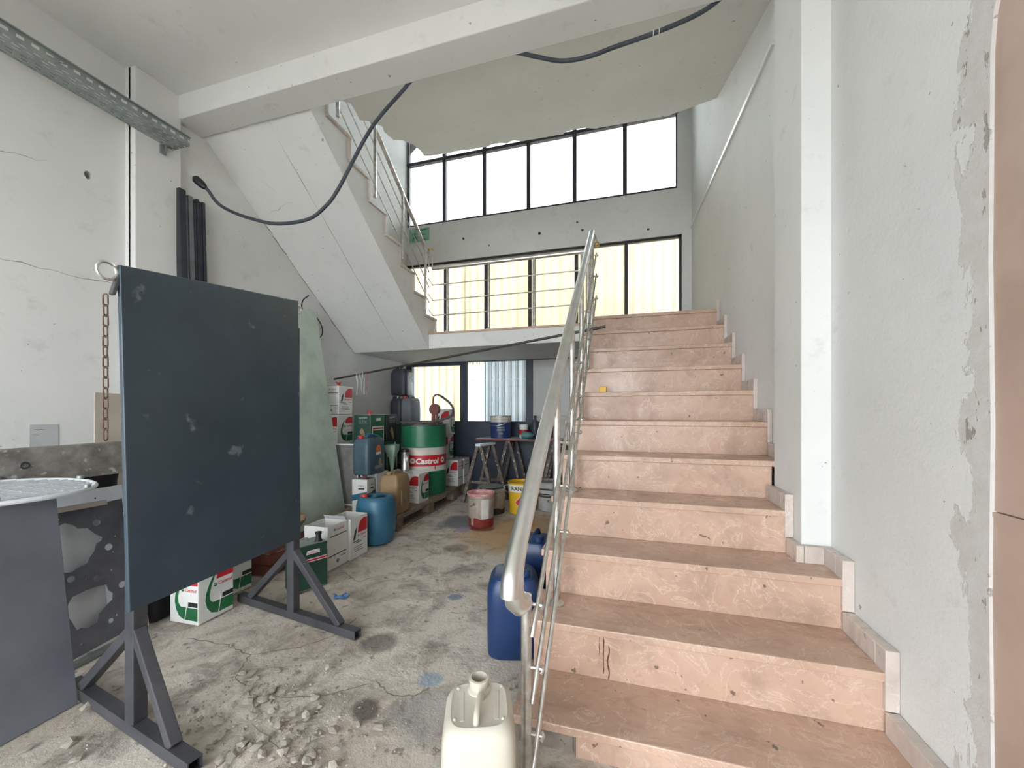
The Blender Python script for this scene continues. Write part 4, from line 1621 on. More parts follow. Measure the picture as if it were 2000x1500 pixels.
def tin(label, loc, size3, rz=0.0, sty=('dome', 'dome'), mat=None, open_top=False, cap=None, handle=False, group=None, name='oil_tin', cat='tin'):
    sx, sy, sz = size3
    mat = mat or M_WHITE
    t = thing(name, label, cat, loc, rz, group)
    bm = B()
    if open_top:
        w = 0.004
        box(bm, -sx / 2, sx / 2, -sy / 2, -sy / 2 + w, 0, sz)
        box(bm, -sx / 2, sx / 2, sy / 2 - w, sy / 2, 0, sz)
        box(bm, -sx / 2, -sx / 2 + w, -sy / 2 + w, sy / 2 - w, 0, sz)
        box(bm, sx / 2 - w, sx / 2, -sy / 2 + w, sy / 2 - w, 0, sz)
        box(bm, -sx / 2 + w, sx / 2 - w, -sy / 2 + w, sy / 2 - w, 0, 0.004)
        obj('body', bm, mat, t)
    else:
        box(bm, -sx / 2, sx / 2, -sy / 2, sy / 2, 0, sz)
        obj('body', bm, mat, t, bevel=0.006, bseg=2)
        bm = B()
        box(bm, -sx / 2 + 0.008, sx / 2 - 0.008, -sy / 2 + 0.008, sy / 2 - 0.008, sz, sz + 0.003)
        obj('lid', bm, M_TINTOP, t)
    for f, s in zip('xy', sty):
        if s:
            graphics(t, f, size3, s)
    if cap:
        bm = B()
        lathe(bm, [(0.016, sz), (0.016, sz + 0.022), (0.022, sz + 0.024), (0.012, sz + 0.04), (0.0, sz + 0.042)], 12, (sx * 0.22, -sy * 0.22, 0))
        spc = obj('spout_cap', bm, cap, t, smooth=True)
        for k in range(3):
            a = 2.1 * k
            bm = B()
            bar(bm, (sx * 0.22, -sy * 0.22, sz + 0.034), (sx * 0.22 + 0.03 * cos(a), -sy * 0.22 + 0.03 * sin(a), sz + 0.040), 0.014, 0.008)
            obj('cap_wing', bm, cap, spc)
    if handle:
        bm = B()
        tube(bm, smooth_path([(-0.04, 0, sz), (-0.045, 0.012, sz + 0.03), (0.0, 0.02, sz + 0.036), (0.045, 0.012, sz + 0.03), (0.04, 0, sz)], 4), 0.003, 6)
        obj('wire_handle', bm, M_STEELD, t, smooth=True)
    return t


TS = (0.20, 0.235, 0.315)
G1 = 'oil tins along the left wall'
tin('white oil tin with green sweep, standing behind the front leg of the board', (-2.27, 1.61, 0), (0.20, 0.20, 0.30), 0.03, ('swoosh', 'swoosh'), group=G1)
tin('white oil tin with green base, half hidden behind another by the board', (-2.43, 1.86, 0), (0.20, 0.20, 0.30), 0.0, ('swoosh', 'swoosh'), group=G1)
tin('dark green oil can with black spout beside the open cartons', (-1.985, 2.055, 0), (0.15, 0.205, 0.285), -0.42, ('can', None), M_DGREEN, group=G1, name='oil_can', cat='can')
# the can gets its tin-plate top, spout and handle
cn = bpy.data.objects['oil_can']
bm = B()
lathe(bm, [(0.026, 0.285), (0.017, 0.305), (0.016, 0.335), (0.02, 0.335), (0.02, 0.348), (0.0, 0.35)], 14, (0.035, 0.06, 0))
obj('spout', bm, M_BLACK, cn, smooth=True)
bm = B()
tube(bm, smooth_path([(0.0, -0.05, 0.287), (0.0, -0.045, 0.31), (0.0, 0.0, 0.315), (0.0, 0.012, 0.287)], 4), 0.004, 6)
obj('handle', bm, M_STEELD, cn, smooth=True)
tin('open white carton printed with rules, flaps up, beside the green can', (-2.115, 2.375, 0), (0.20, 0.205, 0.315), 0.02, ('lines', None), open_top=True, group=G1, name='oil_carton', cat='carton')
oc = bpy.data.objects['oil_carton']
bm = B()
bar(bm, (0.0, 0.10, 0.315), (0.0, 0.08, 0.345), 0.19, 0.003, up=(0, 1, 0))
obj('flap', bm, M_WHITEG, oc)
tin('open white tin with red dome print next to the blue barrel', (-2.10, 2.595, 0), (0.20, 0.205, 0.315), 0.02, ('dome', None), open_top=True, group=G1)

# things only partly seen under the board
db = thing('dark_canister', 'small black canister on the floor behind the board', 'canister', (-2.505, 1.525, 0), 0.1)
bm = B()
loft(bm, [(0, 0.07, 0.07, 5), (0.01, 0.075, 0.075, 5), (0.20, 0.075, 0.075, 5), (0.23, 0.05, 0.05, 4)], 28)
obj('body', bm, M_BLACK, db, smooth=True)
bm = B()
lathe(bm, [(0.02, 0.23), (0.02, 0.26), (0.0, 0.262)], 12)
obj('cap', bm, M_DARKJ, db, smooth=True)
bk_ = thing('dark_bucket', 'small dark blue bucket holding a pale blue rag behind the board', 'bucket', (-2.53, 1.68, 0))
bm = B()
lathe(bm, [(0.06, 0.0), (0.075, 0.15), (0.078, 0.15), (0.078, 0.16), (0.07, 0.16), (0.06, 0.02)], 24)
obj('body', bm, M_DARKJ, bk_, smooth=True)
bm = B()
bmesh.ops.create_icosphere(bm, subdivisions=3, radius=0.06, matrix=Matrix.Translation((0, 0, 0.16)))
for v in bm.verts:
    v.co.z = 0.16 + (v.co.z - 0.16) * 0.7 + 0.02 * noise.noise(v.co * 22)
obj('rag', bm, M_BLUECLOTH, bk_, smooth=True)
sk = thing('wooden_crate', 'reddish brown crate on the floor behind the back leg of the board', 'crate', (-2.50, 2.28, 0), 0.05)
for k in range(3):
    bm = B()
    box(bm, -0.17, 0.17, -0.20, -0.185, 0.01 + 0.075 * k, 0.075 + 0.075 * k)
    obj('slat', bm, M_CRATE, sk)
    bm = B()
    box(bm, 0.155, 0.17, -0.185, 0.185, 0.01 + 0.075 * k, 0.075 + 0.075 * k)
    obj('slat', bm, M_CRATE, sk)
bm = B()
box(bm, -0.17, 0.155, -0.185, 0.19, 0.0, 0.012)
obj('crate_base', bm, M_CRATE, sk)
sa = thing('paper_sack', 'crumpled tan paper sack lying on the reddish crate', 'sack', (-2.50, 2.28, 0.235))
bm = B()
bmesh.ops.create_icosphere(bm, subdivisions=4, radius=1.0)
for v in bm.verts:
    n3 = noise.fractal(v.co * 2.6, 0.8, 2.0, 4)
    v.co = Vector((v.co.x * 0.19, v.co.y * 0.22, 0.07 + v.co.z * 0.075)) * (1 + 0.12 * n3)
    v.co.z = max(v.co.z, 0.0)
obj('sack_body', bm, M_BROWNBAG, sa, smooth=True)

# blue barrel
bb = thing('blue_barrel', 'round blue plastic barrel with recessed lid and red cap on the floor', 'barrel', (-2.085, 2.935, 0))
bm = B()
loft(bm, [(0.0, 0.12, 0.12, 2.2), (0.015, 0.142, 0.142, 2.3), (0.10, 0.153, 0.153, 2.5), (0.25, 0.157, 0.157, 2.6), (0.33, 0.153, 0.153, 2.5), (0.372, 0.144, 0.144, 2.4)], 48)
obj('body', bm, M_BARREL, bb, smooth=True)
bm = B()
loft(bm, [(0.370, 0.145, 0.145, 2.4), (0.390, 0.140, 0.140, 2.3), (0.402, 0.125, 0.125, 2.2), (0.402, 0.112, 0.112, 2.2), (0.395, 0.100, 0.075, 2.2), (0.345, 0.092, 0.068, 2.2)], 48)
obj('top_rim', bm, M_BARREL, bb, smooth=True)
bm = B()
tube(bm, smooth_path([(0.0, -0.085, 0.37), (0.01, -0.05, 0.395), (0.02, 0.0, 0.40), (0.03, 0.05, 0.395), (0.03, 0.08, 0.37)], 4), 0.012, 8, flat=1.6)
obj('carry_bar', bm, M_BARREL, bb, smooth=True)
bm = B()
lathe(bm, [(0.03, 0.375), (0.03, 0.415), (0.026, 0.42), (0.0, 0.42)], 16, (-0.075, -0.06, 0))
obj('cap', bm, M_REDCAP, bb, smooth=True)
bm = B()
tube(bm, [(0.1555 * cos(2 * pi * k / 40), 0.1555 * sin(2 * pi * k / 40), 0.10) for k in range(40)], 0.004, 6, closed=True)
obj('moulded_ring', bm, M_BARREL, bb, smooth=True)

# ------------------------------------------------------------------ pallets


def pallet(label, x0, x1, y0, y1, h=0.14):
    t = thing('wooden_pallet', label, 'pallet', ((x0 + x1) / 2, (y0 + y1) / 2, 0))
    n = int((y1 - y0) / 0.16)
    for k in range(n):
        ya = y0 + (y1 - y0) * k / n
        bm = B()
        box(bm, x0, x1 - 0.01 * (k % 2), ya + 0.012, ya + (y1 - y0) / n - 0.012, h - 0.02, h)
        wpart(t, 'deck_board', bm, M_WOOD, bevel=0.003)
    for x in (x0 + 0.05, (x0 + x1) / 2, x1 - 0.05):
        bm = B()
        box(bm, x - 0.045, x + 0.045, y0 + 0.01, y1 - 0.01, h - 0.042, h - 0.02)
        wpart(t, 'stringer_board', bm, M_WOOD)
        for y in (y0 + 0.07, (y0 + y1) / 2, y1 - 0.07):
            bm = B()
            box(bm, x - 0.045, x + 0.045, y - 0.06, y + 0.06, 0.02, h - 0.042)
            wpart(t, 'block', bm, M_WOOD, bevel=0.003)
        bm = B()
        box(bm, x - 0.05, x + 0.05, y0 + 0.01, y1 - 0.01, 0.0, 0.02)
        wpart(t, 'runner', bm, M_WOOD)
    return t


pallet('worn wooden pallet carrying the green drum and the tan jerrycan', -2.745, -2.07, 3.22, 4.63)
pallet('narrow wooden pallet along the left wall under the stacked tins', -3.22, -2.755, 3.45, 4.63)
pallet('wooden pallet under the stacked cartons near the navy window wall', -3.12, -2.12, 4.68, 5.30)
PZ = 0.14

# jerrycans


def jerrycan(name, label, loc, rz, hx, hy, h, mat, top_mat=None, cap=M_REDCAP, cap_at=(0.0, -0.06), handle_mat=None, group=None, ribs=True, cat='jerrycan', e=5.0):
    t = thing(name, label, cat, loc, rz, group)
    bm = B()
    loft(bm, [(0.0, hx * 0.9, hy * 0.9, e), (h * 0.03, hx * 0.98, hy * 0.98, e), (h * 0.30, hx, hy, e), (h * 0.62, hx, hy, e), (h * 0.78, hx * 0.99, hy * 0.98, e), (h * 0.88, hx * 0.90, hy * 0.92, e), (h * 0.93, hx * 0.80, hy * 0.84, e)], 44)
    obj('body', bm, mat, t, smooth=True)
    bm = B()
    loft(bm, [(h * 0.925, hx * 0.805, hy * 0.845, e), (h * 0.945, hx * 0.74, hy * 0.79, e), (h * 0.95, hx * 0.70, hy * 0.75, e)], 44)
    obj('shoulder', bm, top_mat or mat, t, smooth=True)
    bm = B()
    ya, yb = -hy * 0.25, hy * 0.68
    tube(bm, smooth_path([(0, ya, h * 0.93), (0, ya + 0.015, h * 0.995), (0, (ya + yb) / 2, h * 1.01), (0, yb - 0.02, h * 0.995), (0, yb, h * 0.93)], 5), 0.013, 10, flat=1.3)
    obj('handle', bm, handle_mat or top_mat or mat, t, smooth=True)
    cx, cy = cap_at
    bm = B()
    lathe(bm, [(0.024, h * 0.935), (0.024, h * 0.965), (0.03, h * 0.966), (0.03, h * 1.01), (0.026, h * 1.02), (0.0, h * 1.02)], 18, (cx, cy, 0))
    obj('cap', bm, cap, t, smooth=True)
    return t


tj = jerrycan('jerrycan', 'tan plastic jerrycan on the pallet beside the open oil tin', (-2.18, 3.375, PZ), 0.0, 0.10, 0.125, 0.40, M_TAN, cap=M_TAN, cap_at=(-0.02, -0.075), e=8.0)
bm = B()
prism(bm, [(-0.06, 0.08), (0.055, 0.06), (0.055, 0.22), (0.02, 0.27), (-0.06, 0.23)], lambda u, v, d: (0.0985 + d, u, v), 0.004)
obj('moulded_panel', bm, M_TAN, tj)
bm = B()
prism(bm, [(-0.06, 0.08), (-0.045, 0.075), (-0.045, 0.225), (-0.06, 0.23)], lambda u, v, d: (0.1025 + d, u, v), 0.003)
obj('pale_strip', bm, M_JUG, tj)
bm = B()
prism(bm, [(-0.02, 0.10), (0.03, 0.095), (0.03, 0.15), (-0.02, 0.15)], lambda u, v, d: (0.1025 + d, u, v), 0.002)
obj('label_patch', bm, M_MOTTLED, tj)

tin('open white tin with red dome standing on the pallet before the drum', (-2.235, 3.86, PZ), (0.205, 0.22, 0.315), 0.0, ('swoosh', 'dome'), open_top=True, group='oil tins on the pallet')
tin('small white tin with blue band behind the blue barrel', (-2.52, 3.20 + 0.14, PZ), (0.165, 0.15, 0.32), 0.1, ('blue', 'blue'), M_WHITE, group='oil tins on the pallet', cap=M_CRATE)
te = jerrycan('jerrycan', 'slate blue jerrycan with red cap and orange oil label', (-2.52, 3.43, 0.5), 0.0, 0.105, 0.15, 0.385, M_TEALJ, cap=M_REDCAP, cap_at=(-0.02, -0.105), handle_mat=M_BARREL)
bm = B()
prism(bm, [(-0.03, 0.23), (-0.03, 0.265), (0.0, 0.295), (0.035, 0.285), (0.05, 0.25), (0.045, 0.225)], lambda u, v, d: (0.1035 + d, u, v), 0.002)
obj('orange_label', bm, pm('label_orange', (222, 132, 84), (200, 100, 70), 20, 0.5), te)
bm = B()
prism(bm, [(-0.03, 0.195), (0.045, 0.20), (0.045, 0.222), (-0.03, 0.222)], lambda u, v, d: (0.1035 + d, u, v), 0.002)
obj('white_label', bm, M_INKW, te)
bm = B()
prism(bm, [(0.005, 0.115), (0.03, 0.075), (0.055, 0.09), (0.06, 0.14), (0.03, 0.16)], lambda u, v, d: (0.1035 + d, u, v), 0.002)
obj('oil_picture', bm, M_TAN, te)
bm = B()
prism(bm, [(-0.05, 0.05), (0.08, 0.06), (0.08, 0.095), (-0.05, 0.085)], lambda u, v, d: (0.1035 + d, u, v), 0.001)
obj('small_print', bm, M_INKG, te)
bm = B()
tube(bm, smooth_path([(-0.09, -0.10, 0.37), (-0.06, -0.05, 0.40), (0.0, 0.02, 0.405), (0.06, 0.08, 0.38), (0.09, 0.10, 0.32)], 5), 0.004, 6)
obj('blue_strap', bm, M_BARREL, te, smooth=True)

# stacked tins behind
GT = 'stacked oil tins in the corner'
col = [((-3.07, 3.63), 'lower white tin in the stack by the green glass', 'middle white tin in the stack by the green glass')]
tin('lowest white tin in the stack beside the green glass', (-3.09, 3.64, PZ), (0.20, 0.24, 0.315), 0, ('dome', 'dome'), group=GT)
tin('second white tin up in the stack beside the green glass', (-3.09, 3.64, PZ + 0.32), (0.20, 0.24, 0.315), 0, ('dome', 'dome'), group=GT)
tin('white tin with red dome, third up in the stack beside the green glass', (-3.09, 3.645, PZ + 0.64), (0.20, 0.24, 0.315), 0, ('swoosh', 'dome'), group=GT)
tin('topmost white tin with a red winged cap above the stack', (-3.09, 3.66, PZ + 0.96), (0.19, 0.225, 0.315), 0, ('dome', 'lines'), group=GT, cap=M_REDCAP)
for (x, y), nm in (((-2.755, 3.755), 'left'), ((-2.755, 4.03), 'right')):
    w = 'under the bright green tin' if nm == 'left' else 'under the black tin next to the drum'
    tin('dark green tin at the bottom ' + w, (x, y, PZ), (0.205, 0.255, 0.315), 0, ('gtx', 'gtx'), M_DGREEN, group=GT)
    tin('dark green tin in the middle ' + w, (x, y, PZ + 0.32), (0.205, 0.255, 0.315), 0, ('green_frame', 'gtx'), M_DGREEN, group=GT)
tin('bright green tin with white framed panel and red winged cap', (-2.755, 3.755, PZ + 0.64), (0.215, 0.26, 0.315), 0, ('green_frame', 'gtx'), M_DGREEN, group=GT, cap=M_REDCAP)
tin('black tin with amber oil picture beside the bright green tin', (-2.755, 4.025, PZ + 0.64), (0.215, 0.22, 0.315), 0, ('gtx', 'gtx'), M_INK, group=GT)
tin('white tin on the pallet carrying the steel canister', (-2.455, 3.91, PZ), (0.20, 0.20, 0.315), 0, ('dome', 'dome'), group=GT)
tin('plain white carton under the slate blue jerrycan', (-2.55, 3.56, PZ), (0.20, 0.21, 0.355), 0, (None, None), M_WHITE, group=GT, name='carton', cat='carton')

# steel canister and pale green funnel on that tin
sc = thing('steel_canister', 'shiny steel canister with dark lid next to the funnel', 'canister', (-2.42, 3.945, PZ + 0.32))
bm = B()
lathe(bm, [(0.05, 0), (0.052, 0.005), (0.047, 0.02), (0.047, 0.19), (0.05, 0.20), (0.05, 0.208), (0.044, 0.21)], 28)
obj('body', bm, M_STEELD, sc, smooth=True)
bm = B()
lathe(bm, [(0.045, 0.21), (0.043, 0.235), (0.025, 0.25), (0.0, 0.252)], 24)
obj('lid', bm, M_BLACK, sc, smooth=True)
bm = B()
tube(bm, smooth_path([(0.035, -0.035, 0.17), (0.06, -0.06, 0.16), (0.06, -0.06, 0.08), (0.035, -0.035, 0.06)], 4), 0.005, 8)
obj('handle', bm, M_STEELD, sc, smooth=True)
fu = thing('funnel', 'pale green plastic funnel standing spout down beside the steel canister', 'funnel', (-2.495, 3.80, PZ + 0.32), 0.2)
bm = B()
loft(bm, [(0.0, 0.012, 0.014, 4), (0.02, 0.014, 0.016, 4), (0.16, 0.028, 0.03, 5), (0.165, 0.03, 0.035, 6), (0.235, 0.06, 0.075, 7), (0.30, 0.064, 0.08, 7), (0.30, 0.059, 0.074, 7), (0.24, 0.055, 0.07, 7), (0.17, 0.022, 0.026, 6)], 36)
obj('cone', bm, M_PALEGREEN, fu, smooth=True)
bm = B()
tube(bm, smooth_path([(0.0, 0.07, 0.30), (0.0, 0.09, 0.32), (0.0, 0.10, 0.29), (0.0, 0.08, 0.27)], 4), 0.006, 8)
obj('grip', bm, M_PALEGREEN, fu, smooth=True)

# ------------------------------------------------------------------ green drum with pump
DR = 0.272
dm = thing('oil_drum', 'green and white steel oil drum with a red brand band', 'drum', (-2.40, 4.345, PZ))
bm = B()
H_ = 0.84


def drum_r(z):
    r = DR
    for zz in (0.285, 0.565):
        r += 0.010 * math.exp(-((z - zz) / 0.012) ** 2)
    return r


zs = [0.0, 0.006, 0.02]
zs += [0.02 + (H_ - 0.04) * k / 60 for k in range(1, 61)]


def drum_part(z0, z1, name, mat):
    bm = B()
    prof = [(drum_r(z0 + (z1 - z0) * k / 20), z0 + (z1 - z0) * k / 20) for k in range(21)]
    lathe(bm, prof, 56, close=False)
    return obj(name, bm, mat, dm, smooth=True)


drum_part(0.012, 0.285, 'lower_band', M_DRUMG)
drum_part(0.285, 0.565, 'white_band', M_DRUMW)
drum_part(0.565, 0.828, 'upper_band', M_DRUMG)
bm = B()
lathe(bm, [(DR - 0.02, 0.0), (DR + 0.004, 0.0), (DR + 0.006, 0.012), (DR, 0.02)], 56)
obj('bottom_rim', bm, M_DRUMG, dm, smooth=True)
bm = B()
lathe(bm, [(0.0, 0.815), (DR - 0.014, 0.815), (DR - 0.010, H_ - 0.004), (DR, H_), (DR + 0.007, H_ - 0.004), (DR + 0.007, H_ - 0.016), (DR, H_ - 0.02)], 56, close=False)
obj('top_lid', bm, M_DKMETAL, dm, smooth=True)
A0 = atan2(-4.345, 2.40) - 0.05     # towards the viewer side


def on_drum(a, z, r):
    return Vector((r * cos(a), r * sin(a), z))


def drum_patch(a0, a1, z0, z1, lift, name, mat, n=20):
    bm = B()
    f0 = [bm.verts.new(on_drum(a0 + (a1 - a0) * k / n, z0, DR + lift)) for k in range(n + 1)]
    f1 = [bm.verts.new(on_drum(a0 + (a1 - a0) * k / n, z1, DR + lift)) for k in range(n + 1)]
    for k in range(n):
        bm.faces.new((f0[k], f0[k + 1], f1[k + 1], f1[k]))
    return obj(name, bm, mat, dm, smooth=True)


drum_patch(A0 - 0.66, A0 + 1.18, 0.345, 0.475, 0.0015, 'brand_band', M_RED, 30)
drum_patch(A0 + 1.2, A0 + 2.6, 0.345, 0.475, 0.0015, 'brand_band', M_RED, 30)


def drum_text(txt, a0, z, h, mat, bold=0.0015, r=DR, lift=0.003, root=dm, wtot=None):
    bm, w = text_bm(txt, h * 1.4, 0.10, bold, 0.0006)
    k = (wtot / w) if wtot else 1.0
    for v in bm.verts:
        a = a0 + v.co.x * k / r
        v.co = on_drum(a, z + v.co.y, r + lift + v.co.z) if r == DR else Vector(((r + lift + v.co.z) * cos(a), (r + lift + v.co.z) * sin(a), z + v.co.y))
    return obj('lettering', bm, mat, root)


drum_text('Castrol', A0 - 0.30, 0.375, 0.066, M_INKW, bold=0.0035, wtot=0.28)
for q, da in enumerate((-0.45, 0.98)):
    bm = B()
    c = A0 + da
    vs = [bm.verts.new(on_drum(c + 0.035 / DR * cos(2 * pi * k / 20), 0.41 + 0.035 * sin(2 * pi * k / 20), DR + 0.003)) for k in range(20)]
    bm.faces.new(vs)
    ld = obj('logo_disc', bm, M_INKW, dm)
    bm = B()
    vs = [bm.verts.new(on_drum(c + u / DR, 0.41 + v, DR + 0.0045)) for u, v in ((-0.024, -0.006), (0.012, -0.006), (0.026, 0.006), (-0.012, 0.006))]
    bm.faces.new(vs)
    obj('logo_stripe', bm, M_RED, ld)
# drips of red below the band
for da, l_ in ((-0.70, 0.05), (-0.6, 0.03), (0.55, 0.04)):
    drum_patch(A0 + da - 0.02, A0 + da + 0.03, 0.345 - l_, 0.347, 0.0014, 'red_drip', M_RED, 3)
for k in range(4):
    drum_patch(A0 + 0.30 + 0.006 * k, A0 + 0.302 + 0.006 * k, 0.35, 0.47, 0.0022, 'band_rule', M_INKW, 1) if k == 0 else None

pu = thing('hand_pump', 'reddish rotary hand pump with a grey hose coiled on the drum', 'pump', (-2.245, 4.335, PZ + 0.815))
bm = B()
bmesh.ops.create_cone(bm, cap_ends=True, segments=28, radius1=0.068, radius2=0.068, depth=0.055, matrix=Matrix.Translation((0, 0, 0.205)) @ Matrix.Rotation(pi / 2, 4, 'X') @ Matrix.Rotation(0.0, 4, 'Z'))
obj('pump_body', bm, M_PUMP, pu, bevel=0.008, smooth=True)
bm = B()
tube(bm, [(-0.02, 0, 0.0), (-0.02, 0, 0.15)], 0.022, 12)
tube(bm, [(0.03, 0, 0.06), (0.03, 0, 0.15)], 0.014, 10)
obj('pump_neck', bm, M_PUMP, pu, smooth=True)
bm = B()
lathe(bm, [(0.06, 0.0), (0.06, 0.02), (0.035, 0.03), (0.03, 0.05)], 20, (-0.02, 0, 0))
obj('bung_flange', bm, M_PUMP, pu, smooth=True)
bm = B()
tube(bm, smooth_path([(-0.02, 0, 0.26), (-0.022, 0, 0.32), (-0.01, 0.0, 0.365), (0.03, 0.0, 0.385), (0.07, 0.0, 0.372), (0.085, 0.0, 0.365)], 5), 0.010, 10)
obj('outlet_bend', bm, M_PUMP, pu, smooth=True)
bm = B()
tube(bm, smooth_path([(0.075, 0, 0.371), (0.14, -0.02, 0.335), (0.22, -0.04, 0.28), (0.275, -0.06, 0.20), (0.25, -0.11, 0.115), (0.12, -0.19, 0.068), (-0.03, -0.24, 0.05), (-0.20, -0.245, 0.046), (-0.36, -0.17, 0.046), (-0.415, -0.02, 0.046), (-0.32, 0.13, 0.046), (-0.15, 0.20, 0.046), (0.02, 0.15, 0.040), (0.02, 0.06, 0.030)], 7), 0.014, 10)
obj('hose', bm, M_HOSE, pu, smooth=True)
bm = B()
lathe(bm, [(0.05, 0.0), (0.05, 0.028), (0.046, 0.03), (0.0, 0.03)], 20, (-0.20, -0.04, 0))
obj('bung_lid', bm, M_TINTOP, pu, smooth=True)

# ------------------------------------------------------------------ stack behind the drum
GC = 'white cartons stacked by the navy window wall'
CS = (0.205, 0.17, 0.345)
tin('white carton at the bottom of the tall stack behind the drum', (-2.42, 4.94, PZ), CS, 0, ('dome', 'dome'), M_WHITE, group=GC, name='carton', cat='carton')
tin('white carton in the middle of the tall stack behind the drum', (-2.42, 4.94, PZ + 0.35), (0.215, 0.17, 0.32), 0, ('swoosh', 'dome'), M_WHITE, group=GC, name='carton', cat='carton')
tin('white carton topping the tall stack behind the drum', (-2.41, 4.94, PZ + 0.675), (0.235, 0.17, 0.345), 0.02, ('swoosh', 'dome'), M_WHITE, group=GC, name='carton', cat='carton')
tin('white carton with a wire handle beside the tall stack', (-2.22, 4.835, PZ), (0.195, 0.16, 0.345), 0, ('lines', 'dome'), M_WHITE, group=GC, name='carton', cat='carton', handle=True)
tin('white carton close to the navy wall behind the one with a handle', (-2.21, 5.03, PZ), (0.195, 0.19, 0.345), 0, ('lines', 'dome'), M_WHITE, group=GC, name='carton', cat='carton')

# dark drum carrying grey jerrycans in the corner
d2 = thing('steel_drum', 'dark steel drum in the corner carrying grey jerrycans', 'drum', (-2.985, 5.01, PZ))
bm = B()
lathe(bm, [(0.24, 0), (0.25, 0.0), (0.25, 0.25), (0.258, 0.26), (0.25, 0.27), (0.25, 0.52), (0.258, 0.53), (0.25, 0.54), (0.25, 0.80), (0.244, 0.80), (0.24, 0.785), (0.0, 0.785)], 40)
obj('shell', bm, M_DGREEN, d2, smooth=True)
bm = B()
lathe(bm, [(0.03, 0.785), (0.03, 0.80), (0.0, 0.80)], 14, (0.1, 0.1, 0))
obj('bung', bm, M_TINTOP, d2, smooth=True)
GJ = 'grey jerrycans in the corner'
DZ = PZ + 0.80
jerrycan('jerrycan', 'light grey jerrycan with red cap on the dark corner drum', (-2.93, 4.93, DZ), -0.1, 0.095, 0.13, 0.40, M_GREYJ, cap=M_REDCAP, cap_at=(-0.03, -0.09), group=GJ)
jerrycan('jerrycan', 'dark grey jerrycan with dark cap below the labelled one', (-3.14, 4.99, DZ), 0.0, 0.095, 0.14, 0.40, M_DARKJ, cap=M_BLACK, cap_at=(-0.03, -0.09), group=GJ)
jl = jerrycan('jerrycan', 'dark jerrycan with a paper label stacked highest in the corner', (-3.10, 4.97, DZ + 0.42), 0.08, 0.125, 0.13, 0.40, M_DARKJ, cap=M_BLACK, cap_at=(-0.03, -0.08), group=GJ)
bm = B()
prism(bm, [(-0.02, 0.20), (0.10, 0.205), (0.10, 0.34), (-0.02, 0.335)], lambda u, v, d: (0.1225 + d, u, v), 0.002)
obj('paper_label', bm, M_PAPER, jl)
bm = B()
for k in range(3):
    prism(bm, [(0.0, 0.30 - 0.03 * k), (0.08, 0.302 - 0.03 * k), (0.08, 0.31 - 0.03 * k), (0.0, 0.308 - 0.03 * k)], lambda u, v, d: (0.1245 + d, u, v), 0.001)
obj('handwriting', bm, M_INKG, jl)

# long thin rod from the left wall to the stair railing, with cords hanging from it
bm = B()
R0, R1 = Vector((-3.2, 3.72, 1.505)), Vector((-0.145, 3.13, 1.80))
tube(bm, [R0, R1], 0.011, 10)
o = obj('thin_rod', bm, M_PIPE, smooth=True, at=tuple(R0))
tag(o, 'long thin metal rod slung from the left wall to the stair railing', 'rod')
for k in range(7):
    p = R0.lerp(R1, 0.118 + 0.008 * k)
    bm = B()
    L_ = 0.20 + 0.05 * random.random()
    pts = [p + Vector((0.0, -0.013, -0.05)), p + Vector((0, -0.012, 0.008)), p + Vector((0, 0.0, 0.0145)), p + Vector((0, 0.013, 0.0)), p + Vector((0.006 * (k % 3 - 1), 0.012, -L_ * 0.6)), p + Vector((0.012 * (k % 3 - 1), 0.01, -L_))]
    tube(bm, smooth_path(pts, 3), 0.0028, 6)
    mt = M_PINKSTR if k > 4 else (M_CRACK if k % 2 else M_FRAMEW)
    o = obj('hanging_cord', bm, mt, smooth=True, at=tuple(p))
    tag(o, {0: 'white', 1: 'dark'}[k % 2] + ' cord hanging from the long rod near the corner' if k <= 4 else 'pink cord hanging from the long rod near the corner', 'cord', 'cords hanging from the long rod')

# ------------------------------------------------------------------ pails on the floor


